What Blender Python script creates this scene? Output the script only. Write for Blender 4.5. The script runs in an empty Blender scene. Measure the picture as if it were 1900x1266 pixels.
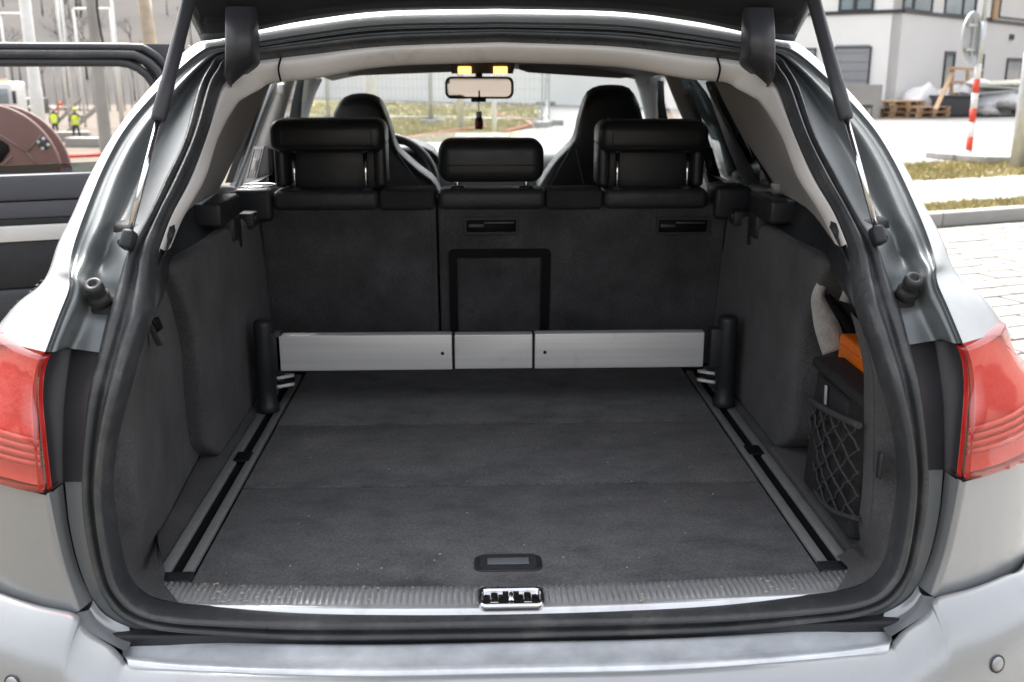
import bpy, bmesh, math, random
from mathutils import Vector, Matrix, Euler
random.seed(7)
R = math.radians
scene = bpy.context.scene
COL = scene.collection

# ------------------------------------------------------------------ camera
FPX, CX, CY = 1900.0, 950.0, 633.0
PITCH, YAW = R(15.08), R(2.04)
CAMLOC = Vector((-0.045, -1.28, 1.38))
cd = bpy.data.cameras.new("camera"); cam = bpy.data.objects.new("camera", cd); COL.objects.link(cam)
cd.sensor_width = 36; cd.lens = 36.0 * FPX / 1900.0
cd.clip_start = 0.02; cd.clip_end = 3000
cam.location = CAMLOC
cam.rotation_euler = (R(90) - PITCH, 0, -YAW)
cd.dof.use_dof = True; cd.dof.focus_distance = 1.75; cd.dof.aperture_fstop = 7.0
scene.camera = cam
ROT = Euler((R(90) - PITCH, 0, -YAW)).to_matrix()

# ------------------------------------------------------------------ world, sun, exposure
SUN_EL, SUN_AZ = R(58), R(345)      # azimuth clockwise from +y: the light comes from beyond the bonnet on the left
world = bpy.data.worlds.new("World"); scene.world = world; world.use_nodes = True
wn = world.node_tree.nodes; wl = world.node_tree.links; wn.clear()
sky = wn.new("ShaderNodeTexSky"); sky.sky_type = 'NISHITA'; sky.sun_disc = False
sky.sun_elevation = SUN_EL; sky.sun_rotation = SUN_AZ; sky.dust_density = 6.0; sky.air_density = 1.0; sky.ozone_density = 1.0
hs = wn.new("ShaderNodeHueSaturation"); hs.inputs['Saturation'].default_value = 0.22
bgn = wn.new("ShaderNodeBackground"); bgn.inputs['Strength'].default_value = 0.15
won = wn.new("ShaderNodeOutputWorld")
wl.new(sky.outputs[0], hs.inputs['Color']); wl.new(hs.outputs[0], bgn.inputs['Color']); wl.new(bgn.outputs[0], won.inputs['Surface'])
sd = bpy.data.lights.new("sun", 'SUN'); sd.energy = 1.5; sd.angle = R(22); sd.color = (1.0, 0.96, 0.9)
sun = bpy.data.objects.new("sun", sd); COL.objects.link(sun)
sv = Vector((math.sin(SUN_AZ) * math.cos(SUN_EL), math.cos(SUN_AZ) * math.cos(SUN_EL), math.sin(SUN_EL)))
sun.rotation_euler = (-sv).to_track_quat('-Z', 'Y').to_euler(); sun.location = sv * 50
scene.view_settings.view_transform = 'Standard'; scene.view_settings.look = 'None'
scene.view_settings.gamma = 1.0; scene.view_settings.use_curve_mapping = False
scene.view_settings.exposure = 1.92
scene.render.engine = 'CYCLES'
scene.cycles.use_denoising = True
scene.cycles.max_bounces = 8; scene.cycles.transparent_max_bounces = 16
scene.cycles.caustics_reflective = False; scene.cycles.caustics_refractive = False

# ------------------------------------------------------------------ pixel -> place
def ray(px, py):
    return (ROT @ Vector(((px - CX) / FPX, -(py - CY) / FPX, -1.0)))
def hit(px, py, F, t0=0.4, t1=400.0):
    d = ray(px, py); n = 400; lo = t0; flo = F(CAMLOC + d * t0); t = t0
    k = (t1 / t0) ** (1.0 / n)
    for i in range(n):
        t2 = t * k; f2 = F(CAMLOC + d * t2)
        if flo * f2 <= 0:
            a, b = t, t2
            for _ in range(40):
                m = (a + b) / 2
                if flo * F(CAMLOC + d * m) <= 0: b = m
                else: a = m
            return CAMLOC + d * ((a + b) / 2)
        t, flo = t2, f2
    raise ValueError("no hit %s %s" % (px, py))
def on_y(px, py, y): d = ray(px, py); return CAMLOC + d * ((y - CAMLOC.y) / d.y)
def on_z(px, py, z): d = ray(px, py); return CAMLOC + d * ((z - CAMLOC.z) / d.z)
def on_x(px, py, x): d = ray(px, py); return CAMLOC + d * ((x - CAMLOC.x) / d.x)
def on_plane(px, py, p, n):
    d = ray(px, py); return CAMLOC + d * ((p - CAMLOC).dot(n) / d.dot(n))
def interp(tab, v):
    if v <= tab[0][0]: return tab[0][1]
    for (a, fa), (b, fb) in zip(tab, tab[1:]):
        if v <= b: return fa + (fb - fa) * (v - a) / (b - a)
    return tab[-1][1]
GT = [(0.30, -0.03), (0.62, 0.0), (0.75, 0.015), (0.95, 0.045), (1.05, 0.10), (1.15, 0.20), (1.28, 0.37), (1.38, 0.51), (1.42, 0.555), (1.6, 0.70)]
def G(z): return interp(GT, z)
def on_g(px, py, o=0.0): return hit(px, py, lambda p: p.y - G(p.z) - o, 0.6, 6.0)
def hwz(z): return -0.115 * sm(.80, 1.06, z)
def plan(x, hw=0.90, back=0.03, n=5.0, z=0.0):
    a = min(abs(x) / (hw + hwz(z)), 0.9999)
    return 1.0 - (1.0 + back) * (1 - a ** n) ** (1 / n)
def on_plan(px, py, hw=0.90, back=0.03): return hit(px, py, lambda p: p.y - plan(p.x, hw, back, z=p.z), 0.6, 4.0)
def mir(pts): return [Vector((-p[0], p[1], p[2])) for p in pts]
def sm(a, b, v):
    t = max(0.0, min(1.0, (v - a) / (b - a))); return t * t * (3 - 2 * t)

# ------------------------------------------------------------------ materials
MATS = {}
def mat(name, col, rough=0.5, metal=0.0, var=0.12, scale=8.0, bump=0.0, bscale=120.0, coat=0.0, spec=0.5, col2=None, dirt=0.0, dirtcol=(0.25, 0.22, 0.18), dscale=6.0, rvar=0.0, aniso=None, sheen=0.0, emit=None, estr=0.0, fine=0.0, fscale=260.0):
    m = bpy.data.materials.new(name); m.use_nodes = True; nt = m.node_tree; N = nt.nodes; L = nt.links
    b = N['Principled BSDF']; MATS[name] = m
    tc = N.new('ShaderNodeTexCoord')
    def noise(s, det=5.0, rough_=0.6, stretch=None):
        n = N.new('ShaderNodeTexNoise'); n.inputs['Scale'].default_value = s; n.inputs['Detail'].default_value = det; n.inputs['Roughness'].default_value = rough_
        if stretch:
            mp = N.new('ShaderNodeMapping'); mp.inputs['Scale'].default_value = stretch; L.new(tc.outputs['Object'], mp.inputs['Vector']); L.new(mp.outputs[0], n.inputs['Vector'])
        else: L.new(tc.outputs['Object'], n.inputs['Vector'])
        return n
    c = tuple(col) + (1,)
    c2 = tuple(col2) + (1,) if col2 else tuple(min(1, x * (1 + var)) for x in col) + (1,)
    c1 = c if col2 else tuple(x * (1 - var) for x in col) + (1,)
    n1 = noise(scale, stretch=aniso)
    rp = N.new('ShaderNodeValToRGB'); rp.color_ramp.elements[0].position = 0.3; rp.color_ramp.elements[1].position = 0.7
    rp.color_ramp.elements[0].color = c1; rp.color_ramp.elements[1].color = c2
    L.new(n1.outputs['Fac'], rp.inputs['Fac']); out = rp.outputs['Color']
    if dirt > 0:
        n2 = noise(dscale, 8.0, 0.7); r2 = N.new('ShaderNodeValToRGB')
        r2.color_ramp.elements[0].position = 0.62 - 0.3 * dirt; r2.color_ramp.elements[1].position = 0.85
        r2.color_ramp.elements[0].color = (0, 0, 0, 1); r2.color_ramp.elements[1].color = (1, 1, 1, 1)
        L.new(n2.outputs['Fac'], r2.inputs['Fac'])
        mx = N.new('ShaderNodeMixRGB'); L.new(r2.outputs['Color'], mx.inputs['Fac']); L.new(out, mx.inputs['Color1']); mx.inputs['Color2'].default_value = tuple(dirtcol) + (1,)
        out = mx.outputs['Color']
    if fine > 0:
        n5 = noise(fscale, 3.0, 0.75); m5 = N.new('ShaderNodeMapRange'); m5.inputs['From Min'].default_value = 0.3; m5.inputs['From Max'].default_value = 0.7
        m5.inputs['To Min'].default_value = 1 - fine; m5.inputs['To Max'].default_value = 1 + fine; L.new(n5.outputs['Fac'], m5.inputs['Value'])
        vm = N.new('ShaderNodeVectorMath'); vm.operation = 'SCALE'; L.new(out, vm.inputs[0]); L.new(m5.outputs[0], vm.inputs['Scale']); out = vm.outputs[0]
    L.new(out, b.inputs['Base Color'])
    b.inputs['Metallic'].default_value = metal; b.inputs['Roughness'].default_value = rough
    b.inputs['Specular IOR Level'].default_value = spec; b.inputs['Coat Weight'].default_value = coat; b.inputs['Coat Roughness'].default_value = 0.06
    if sheen: b.inputs['Sheen Weight'].default_value = sheen
    if rvar > 0:
        n3 = noise(scale * 2.3, 6.0, 0.7); mr = N.new('ShaderNodeMapRange'); mr.inputs['To Min'].default_value = max(0.02, rough - rvar); mr.inputs['To Max'].default_value = min(1, rough + rvar)
        mr.inputs['From Min'].default_value = 0.3; mr.inputs['From Max'].default_value = 0.7
        L.new(n3.outputs['Fac'], mr.inputs['Value']); L.new(mr.outputs[0], b.inputs['Roughness'])
    if bump > 0:
        n4 = noise(bscale, 4.0, 0.65); bp = N.new('ShaderNodeBump'); bp.inputs['Strength'].default_value = bump; bp.inputs['Distance'].default_value = 0.01
        L.new(n4.outputs['Fac'], bp.inputs['Height']); L.new(bp.outputs[0], b.inputs['Normal'])
    if emit: b.inputs['Emission Color'].default_value = tuple(emit) + (1,); b.inputs['Emission Strength'].default_value = estr
    return m
def glass(name, tint, refl=0.05, rough=0.0):
    m = bpy.data.materials.new(name); m.use_nodes = True; nt = m.node_tree; N = nt.nodes; L = nt.links; MATS[name] = m
    N.remove(N['Principled BSDF']); o = N['Material Output']
    t = N.new('ShaderNodeBsdfTransparent'); t.inputs[0].default_value = tuple(tint) + (1,)
    g = N.new('ShaderNodeBsdfGlossy'); g.inputs['Roughness'].default_value = rough
    lw = N.new('ShaderNodeLayerWeight'); lw.inputs['Blend'].default_value = 0.5
    pw = N.new('ShaderNodeMath'); pw.operation = 'POWER'; pw.inputs[1].default_value = 5.0; L.new(lw.outputs['Facing'], pw.inputs[0])
    fr = N.new('ShaderNodeMapRange'); fr.inputs['To Min'].default_value = refl; fr.inputs['To Max'].default_value = 0.9; L.new(pw.outputs[0], fr.inputs['Value'])
    mx = N.new('ShaderNodeMixShader'); L.new(fr.outputs[0], mx.inputs[0]); L.new(t.outputs[0], mx.inputs[1]); L.new(g.outputs[0], mx.inputs[2]); L.new(mx.outputs[0], o.inputs['Surface'])
    return m
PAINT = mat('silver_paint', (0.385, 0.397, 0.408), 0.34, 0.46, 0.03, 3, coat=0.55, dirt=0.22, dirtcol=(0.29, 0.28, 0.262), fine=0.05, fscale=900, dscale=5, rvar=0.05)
PAINT_SHADED = mat('silver_paint_shaded_dusty', (0.185, 0.20, 0.207), 0.42, 0.45, 0.06, 6, coat=0.18, dirt=0.2, dirtcol=(0.26, 0.25, 0.23), dscale=9, rvar=0.1)  # same silver as PAINT with the opening's shade put into its colour, plus dust
RUB = mat('rubber_seal', (0.045, 0.047, 0.051), 0.36, 0, 0.3, 14, bump=0.15, bscale=90, dirt=0.30, dirtcol=(0.13, 0.12, 0.105), dscale=14, spec=0.6, rvar=0.12)
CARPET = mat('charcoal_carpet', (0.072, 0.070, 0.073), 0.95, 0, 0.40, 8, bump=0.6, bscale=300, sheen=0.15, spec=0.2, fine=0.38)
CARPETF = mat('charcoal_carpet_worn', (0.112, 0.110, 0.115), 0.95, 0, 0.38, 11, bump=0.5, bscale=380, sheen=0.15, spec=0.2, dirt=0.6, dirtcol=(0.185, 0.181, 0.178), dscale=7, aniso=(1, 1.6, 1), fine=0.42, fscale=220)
PLAST = mat('black_plastic', (0.026, 0.027, 0.030), 0.45, 0, 0.15, 20, bump=0.12, bscale=500, spec=0.4, rvar=0.08)
PLASTG = mat('dark_grey_plastic', (0.042, 0.042, 0.048), 0.42, 0, 0.12, 9, bump=0.05, bscale=350, spec=0.5, dirt=0.2, dirtcol=(0.09, 0.085, 0.08))
LEATH = mat('black_leather', (0.020, 0.020, 0.022), 0.40, 0, 0.2, 12, bump=0.07, bscale=120, spec=0.5, rvar=0.08)
LEATHR = mat('matt_seat_leather', (0.036, 0.036, 0.038), 0.5, 0, 0.2, 14, bump=0.35, bscale=26, spec=0.4)
LEATHC = mat('black_cloth', (0.030, 0.030, 0.033), 0.8, 0, 0.2, 12, bump=0.3, bscale=260, spec=0.3)
BEIGE = mat('light_grey_trim', (0.76, 0.73, 0.70), 0.62, 0, 0.05, 6, bump=0.06, bscale=400, spec=0.35, dirt=0.12, dirtcol=(0.33, 0.30, 0.27))
TAUPE = mat('taupe_trim', (0.42, 0.40, 0.385), 0.7, 0, 0.05, 5, bump=0.08, bscale=400, spec=0.3)
HEADL = mat('grey_headliner', (0.36, 0.36, 0.35), 0.9, 0, 0.05, 6, bump=0.2, bscale=500, spec=0.2)
CHROME = mat('chrome', (0.78, 0.78, 0.80), 0.10, 1.0, 0.04, 20, rvar=0.05)
ALU = mat('brushed_aluminium', (0.68, 0.67, 0.66), 0.42, 0.25, 0.07, 40, rvar=0.06, dirt=0.10, dirtcol=(0.45, 0.42, 0.38), dscale=11, aniso=(.04, 1, 3))
ALUR = mat('dull_rail_aluminium', (0.38, 0.39, 0.385), 0.42, 0.4, 0.08, 25, rvar=0.1, dirt=0.25, dirtcol=(0.26, 0.25, 0.23), dscale=30)
ALUS = mat('scuffed_sill_steel', (0.72, 0.73, 0.75), 0.24, 0.65, 0.06, 10, dirt=0.35, dirtcol=(0.38, 0.37, 0.35), dscale=9)
STRIP = mat('scuffed_bumper_strip', (0.74, 0.77, 0.81), 0.34, 0.35, 0.22, 14, dirt=0.2, dirtcol=(0.9, 0.9, 0.9), dscale=11)
REDL = mat('red_lamp_lens', (0.62, 0.035, 0.03), 0.12, 0, 0.25, 7, coat=1.0, spec=0.7, col2=(0.75, 0.10, 0.09))
PINKL = mat('clear_lamp_bar', (0.85, 0.70, 0.66), 0.2, 0, 0.1, 30, coat=0.8)
BLK = mat('matt_black', (0.008, 0.008, 0.009), 0.7, 0, 0.2, 10, spec=0.2)
ORANGE = mat('orange_plastic', (0.92, 0.19, 0.010), 0.38, 0, 0.06, 10, spec=0.45)
WHITEP = mat('white_plastic', (0.75, 0.75, 0.74), 0.4, 0, 0.05, 10)
STRAPG = mat('grey_fleece_strap', (0.52, 0.50, 0.47), 0.95, 0, 0.2, 60, bump=0.7, bscale=300, sheen=0.4)
NETM = mat('black_net_cord', (0.055, 0.055, 0.057), 0.8, 0, 0.35, 200, bump=0.3, bscale=400)
DASH = mat('blue_grey_dash', (0.085, 0.10, 0.108), 0.55, 0, 0.06, 8, bump=0.1, bscale=300)
AMBER = mat('lit_amber_lamp', (0.9, 0.45, 0.12), 0.4, 0, 0.2, 60, emit=(1.0, 0.42, 0.09), estr=1.3)
GLASS = glass('clear_glass', (0.93, 0.96, 0.95))
TGLASS = glass('tinted_glass', (0.10, 0.125, 0.135))
DGLASS = glass('door_glass', (0.45, 0.50, 0.50))
LENS = glass('red_lens', (0.97, 0.43, 0.40), refl=0.14, rough=0.06)
MIRR = mat('mirror_glass', (0.85, 0.85, 0.85), 0.02, 1.0, 0.0, 5)
BROWNL = mat('brown_bottle_label', (0.10, 0.02, 0.018), 0.4, 0, 0.3, 60)

# ------------------------------------------------------------------ mesh helpers
def link(name, me, m=None, parent=None, smooth=True):
    o = bpy.data.objects.new(name, me); COL.objects.link(o)
    if m is not None: me.materials.append(m)
    if smooth and len(me.polygons): me.polygons.foreach_set('use_smooth', [True] * len(me.polygons))
    if parent is not None: o.parent = parent
    return o
def empty(name, loc=(0, 0, 0), rz=0, parent=None):
    o = bpy.data.objects.new(name, None); COL.objects.link(o); o.location = loc; o.rotation_euler.z = rz
    if parent: o.parent = parent
    return o
def tag(o, label=None, cat=None, group=None, kind=None):
    if label: o['label'] = label
    if cat: o['category'] = cat
    if group: o['group'] = group
    if kind: o['kind'] = kind
    return o
def pydata(name, v, f, m, parent=None, smooth=True):
    me = bpy.data.meshes.new(name); me.from_pydata([tuple(p) for p in v], [], f); me.update()
    return link(name, me, m, parent, smooth)
def frombm(name, bm, m, parent=None, smooth=True, angle=None):
    me = bpy.data.meshes.new(name); bm.normal_update(); bm.to_mesh(me); bm.free()
    o = link(name, me, m, parent, smooth)
    return o
def cat(pts, n):
    """Catmull-Rom through pts, n samples spaced by arc length of the control polygon."""
    P = [Vector(p) for p in pts]
    if len(P) == 2: return [P[0].lerp(P[1], i / (n - 1)) for i in range(n)]
    P = [P[0] * 2 - P[1]] + P + [P[-1] * 2 - P[-2]]
    segs = len(P) - 3; out = []
    ln = [max(1e-6, (P[i + 2] - P[i + 1]).length) for i in range(segs)]; tot = sum(ln)
    for k in range(n):
        s = tot * k / (n - 1); i = 0
        while i < segs - 1 and s > ln[i]: s -= ln[i]; i += 1
        t = min(1, s / ln[i]); a, b, c, d = P[i:i + 4]
        out.append(0.5 * ((2 * b) + (c - a) * t + (2 * a - 5 * b + 4 * c - d) * t * t + (3 * b - a - 3 * c + d) * t ** 3))
    return out
def catk(pts, sub):
    """Catmull-Rom with sub steps per control span, so that curves with equal station counts stay matched."""
    P = [Vector(p) for p in pts]; P = [P[0] * 2 - P[1]] + P + [P[-1] * 2 - P[-2]]; out = []
    for i in range(len(P) - 3):
        a, b, c, d = P[i:i + 4]
        for k in range(sub):
            t = k / sub
            out.append(0.5 * ((2 * b) + (c - a) * t + (2 * a - 5 * b + 4 * c - d) * t * t + (3 * b - a - 3 * c + d) * t ** 3))
    out.append(P[-2]); return out
def gridfaces(nr, nc, closed=False):
    f = []
    for i in range(nr - 1):
        for j in range(nc - 1 + (1 if closed else 0)):
            f.append((i * nc + j, i * nc + (j + 1) % nc, (i + 1) * nc + (j + 1) % nc, (i + 1) * nc + j))
    return f
def loft(name, rows, m, parent=None, smooth=True, thick=0.0, closed=False):
    v = [p for r in rows for p in r]; o = pydata(name, v, gridfaces(len(rows), len(rows[0]), closed), m, parent, smooth)
    if thick:
        md = o.modifiers.new('thickness', 'SOLIDIFY'); md.thickness = thick; md.offset = 0
    return o
def smoothrows(rows, sub):
    cols = [catk([r[j] for r in rows], sub) for j in range(len(rows[0]))]
    return [[cols[j][i] for j in range(len(cols))] for i in range(len(cols[0]))]
def tube(name, path, rad, m, parent=None, seg=10, caps=True):
    P = [Vector(p) for p in path]; n = len(P); rads = rad if isinstance(rad, (list, tuple)) else [rad] * n
    v = []; f = []; up = None
    for i, p in enumerate(P):
        t = (P[min(i + 1, n - 1)] - P[max(i - 1, 0)]).normalized()
        if up is None:
            up = t.orthogonal().normalized()
        up = (up - t * up.dot(t)).normalized(); sd_ = t.cross(up)
        for k in range(seg):
            a = 2 * math.pi * k / seg; v.append(p + (up * math.cos(a) + sd_ * math.sin(a)) * rads[i])
    f = gridfaces(n, seg, True)
    if caps: f += [tuple(range(seg))[::-1], tuple(range((n - 1) * seg, n * seg))]
    o = pydata(name, v, f, m, parent)
    if caps:
        for pl in o.data.polygons[-2:]: pl.use_smooth = False
    return o
def lathe(name, prof, m, parent=None, loc=(0, 0, 0), seg=20, axis=None):
    """prof: (radius, height) pairs around z; axis optionally tilts it."""
    v = []; A = Matrix.Identity(3) if axis is None else Vector((0, 0, 1)).rotation_difference(Vector(axis)).to_matrix()
    for r, h in prof:
        for k in range(seg):
            a = 2 * math.pi * k / seg; v.append(A @ Vector((r * math.cos(a), r * math.sin(a), h)) + Vector(loc))
    f = gridfaces(len(prof), seg, True)
    f += [tuple(range(seg))[::-1], tuple(range((len(prof) - 1) * seg, len(prof) * seg))]
    return pydata(name, v, f, m, parent)
def bmbox(bm, c, s, bev=0.0, rot=None, seg=2):
    r = bmesh.ops.create_cube(bm, size=1.0); vs = r['verts']
    bmesh.ops.scale(bm, vec=Vector(s), verts=vs)
    if bev > 0:
        es = list({e for v in vs for e in v.link_edges})
        rr = bmesh.ops.bevel(bm, geom=es, offset=bev, segments=seg, profile=0.5, affect='EDGES', clamp_overlap=True)
        vs = list({v for f in rr['faces'] for v in f.verts} | {v for v in vs if v.is_valid})
    if rot is not None: bmesh.ops.rotate(bm, cent=(0, 0, 0), matrix=rot, verts=vs)
    bmesh.ops.translate(bm, vec=Vector(c), verts=vs)
    return vs
def rbox(name, c, s, bev, m, parent=None, rot=None, seg=2, smooth=True):
    bm = bmesh.new(); bmbox(bm, c, s, bev, rot, seg)
    return frombm(name, bm, m, parent, smooth)
def rz(a): return Matrix.Rotation(a, 3, 'Z')
def rx(a): return Matrix.Rotation(a, 3, 'X')
def ry(a): return Matrix.Rotation(a, 3, 'Y')
def plate(name, pts, depth, m, parent=None, bev=0.0, seg=2, smooth=True):
    """outline extruded along the depth vector, edges rounded."""
    bm = bmesh.new(); vs = [bm.verts.new(p) for p in pts]; f = bm.faces.new(vs)
    r = bmesh.ops.extrude_face_region(bm, geom=[f]); nv = [g for g in r['geom'] if isinstance(g, bmesh.types.BMVert)]
    bmesh.ops.translate(bm, vec=Vector(depth), verts=nv)
    bmesh.ops.recalc_face_normals(bm, faces=bm.faces)
    if bev > 0:
        front = [e for e in bm.edges if all(v in vs for v in e.verts)] + [e for e in bm.edges if all(v in nv for v in e.verts)]
        bmesh.ops.bevel(bm, geom=front, offset=bev, segments=seg, profile=0.5, affect='EDGES', clamp_overlap=True)
    return frombm(name, bm, m, parent, smooth)
def ring(name, outer, inner, depth, m, parent=None, smooth=False):
    n = len(outer); D = Vector(depth)
    v = list(outer) + list(inner) + [Vector(p) + D for p in outer] + [Vector(p) + D for p in inner]; f = []
    for i in range(n):
        j = (i + 1) % n
        f += [(i, j, n + j, n + i), (2 * n + i, 3 * n + i, 3 * n + j, 2 * n + j), (i, 2 * n + i, 2 * n + j, j), (n + i, n + j, 3 * n + j, 3 * n + i)]
    return pydata(name, v, f, m, parent, smooth)
def rrect(c, u, w, hu, hw, r, k=5):
    """rounded rectangle outline round c in the plane of u, w."""
    out = []
    for (sx, sy, a0) in ((1, 1, 0), (-1, 1, 90), (-1, -1, 180), (1, -1, 270)):
        for i in range(k + 1):
            a = R(a0 + 90 * i / k); out.append(Vector(c) + Vector(u) * (sx * (hu - r) + r * math.cos(a)) + Vector(w) * (sy * (hw - r) + r * math.sin(a)))
    return out
# ================================================================== THE CAR
car = empty('estate_car', (0, 1.6, 0))
tag(car, 'silver estate car with its tailgate raised and an empty carpeted boot', 'car')
def part(o, parent=None):
    o.parent = parent or car
    # parts are built in world coordinates: keep them there under the car's empty
    o.matrix_parent_inverse = Matrix.Translation(-Vector((0, 1.6, 0))) if parent is None else Matrix.Identity(4)
    return o
def full(right):       # right half from the middle outwards -> whole width
    return mir(list(reversed(right)))[:-1] + list(right)

# ---- stations round the boot opening (traced on the right half, mirrored)
CUT = [(927,41),(1139,46),(1272,62),(1385,80),(1445,86),(1478,97),(1536,146),(1612,226),(1659,299),(1702,390),(1727,455),(1735,492),(1731,516),(1755,561),(1787,637)]
OCUT = [-.03]*6 + [-.03]*5 + [-.05,-.05,-.06,-.07]
SIL = [(927,16),(1139,21),(1272,38),(1385,60),(1445,77),(1486,89),(1566,166),(1624,236),(1676,316),(1712,388),(1741,440),(1763,491),(1788,524),(1825,552),(1879,620)]
L2 = [(927,46),(1139,51),(1272,67),(1385,85),(1443,92),(1474,106),(1527,152),(1602,232),(1650,305),(1692,396),(1718,460),(1727,494),(1726,517),(1749,563),(1780,637)]
L1 = [(927,50),(1139,55),(1272,71),(1385,89),(1441,97),(1469,114),(1516,158),(1588,238),(1633,312),(1672,402),(1700,462),(1716,494),(1713,520),(1738,566),(1770,637)]
MID = [(927,55),(1139,60),(1272,76),(1385,94),(1440,103),(1464,124),(1500,166),(1550,250),(1592,324),(1630,405),(1660,465),(1680,500),(1690,530),(1705,575),(1735,632)]
SO = [(927,60),(1139,66),(1272,81),(1385,98),(1440,109),(1461,131),(1484,172),(1514,262),(1553,335),(1588,402),(1626,462),(1643,505),(1655,540),(1670,580),(1686,640),
      (1703,700),(1714,780),(1720,870),(1716,950),(1700,1035),(1682,1080),(1655,1115),(1600,1139),(1500,1153),(1300,1172),(945,1183)]
SI = [(927,77),(1139,85),(1272,100),(1383,114),(1418,128),(1430,146),(1446,170),(1477,256),(1512,332),(1550,400),(1574,461),(1584,505),(1592,545),(1600,585),(1622,645),
      (1640,705),(1662,785),(1674,870),(1670,950),(1655,1035),(1636,1072),(1605,1096),(1560,1108),(1480,1117),(1290,1128),(945,1135)]
def g_row(pts, offs):
    out = [on_g(x, y, o) for (x, y), o in zip(pts, offs)]
    out[0].x = 0.0
    return out
cut = g_row(CUT, OCUT)
sil = [on_g(x, y, o) for (x, y), o in zip(SIL, [.03,.03,.03,.03,.03,.02,.02,.03,.04,.05,.055,.06,.07,.08,.12])]; sil[0].x = 0
l2 = g_row(L2, [o + .014 for o in OCUT]); l1 = g_row(L1, [o + .010 for o in OCUT])
mid = g_row(MID, [.0,.0,.0,.0,.0,.01,.02,.03,.035,.035,.035,.02,.015,.0,.0])
so = g_row(SO, [0.0] * len(SO)); si = g_row(SI, [0.0] * len(SI)); so[-1].x = 0; si[-1].x = 0
SUB = 5
def wide(row): return full(catk(row, SUB))
# outer body round the opening
fwd = [p + Vector((0, 0.25, 0.0)) for p in sil]
for i, p in enumerate(fwd): p.z = sil[i].z + (0.02 if i < 5 else 0.0); p.x = sil[i].x + (0.0 if i < 6 else 0.02 if i < 11 else .045); p.z -= 0 if i < 11 else .012
midb = [a.lerp(b, 0.5) + Vector((0, -0.006, 0.006)) for a, b in zip(cut, sil)]
part(loft('body_frame', smoothrows([wide(fwd), wide(sil), wide(midb), wide(cut)], 3), PAINT))
# channel round the opening, with the embossed strut boss
rows = [wide(cut), wide(l2), wide(l1), wide([a.lerp(b, .45) + Vector((0, .012, 0)) for a, b in zip(l1, mid)]), wide(mid), wide([a.lerp(b, .55) for a, b in zip(mid, so[:15])]), wide(so[:15])]
rows = smoothrows(rows, 3)
boss = on_g(1655, 440, 0.0); boss2 = on_g(1697, 500, 0.0); dimple = on_g(1668, 545, 0.0)
for r_ in rows:
    for p in r_:
        q = Vector((abs(p.x), p.y, p.z))
        p.y += -0.020 * math.exp(-((q.x - boss.x) ** 2 + (q.z - boss.z) ** 2) / 0.0005) - 0.014 * math.exp(-((q.x - boss2.x) ** 2 + (q.z - boss2.z) ** 2) / 0.00025) + 0.012 * math.exp(-((q.x - dimple.x) ** 2 + (q.z - dimple.z) ** 2) / 0.0004)
part(loft('opening_channel', rows, PAINT_SHADED))
# rubber seal: two lips with a groove between them, all the way round
def seal_row(t, dy): return catk([a.lerp(b, t) + Vector((0, -dy, dy * (0.5 if a.z > 1.1 else 0.1))) for a, b in zip(so, si)], SUB)
def loop(right): return mir(list(reversed(right)))[:-1] + right[:-1]
srows = [loop(seal_row(t, d)) for t, d in ((-.02, -.012), (0, .004), (.10, .013), (.24, .016), (.36, .008), (.44, -.002), (.52, .006), (.64, .021), (.78, .024), (.90, .016), (.98, .002), (1.02, -.02))]
part(loft('weather_seal', srows, RUB, closed=True))

# ---- roof, sides, underside, wheels
def roof_row(y, w, z, drop):
    n = len(full(catk(sil[:7], SUB))); out = []
    for i in range(n):
        u = -1 + 2 * i / (n - 1); out.append(Vector((u * w, y, z - drop * abs(u) ** 3.2)))
    return out
part(loft('roof', smoothrows([full(catk(sil[:7], SUB)), full(catk([p + Vector((0, .25, .012)) for p in sil[:7]], SUB)), roof_row(1.5, .60, 1.462, .09), roof_row(2.35, .58, 1.425, .09)], 3), PAINT))
def side_rows(s):
    rows = []
    for z, x in ((.985, .76), (.93, .85), (.80, .90), (.62, .905), (.42, .895), (.26, .86)):
        rows.append([Vector((s * x, y, z + .004 * y)) for y in (.36, .6, 1.0, 1.6, 2.2, 2.8, 3.3, 3.7)] + [Vector((s * x * .9, 3.95, z * .93))])
    return rows
for s in (1, -1):
    part(loft('body_side', smoothrows(side_rows(s), 2), PAINT))
part(loft('bonnet', [[Vector((x, y, z - .05 * (x / .8) ** 2)) for x in (-.8, -.6, -.3, 0, .3, .6, .8)] for y, z in ((2.98, .985), (3.3, .95), (3.7, .86), (3.95, .70), (4.0, .35))], PAINT))
part(rbox('underbody', (0, 1.9, .30), (1.70, 3.6, .10), .03, PLAST))
for s in (1, -1):
    for y in (.98, 3.05):
        w_ = part(lathe('wheel', [(.20, -.09), (.30, -.10), (.33, -.07), (.335, 0), (.33, .07), (.30, .10), (.20, .09)], RUB, loc=(s * .80, y, .335), seg=28, axis=(1, 0, 0)))
        part(lathe('rim', [(.05, -.02), (.19, -.03), (.205, -.04), (.205, .03), (.05, .035)], ALU, loc=(s * .86, y, .335), seg=20, axis=(1, 0, 0)), w_)
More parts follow.
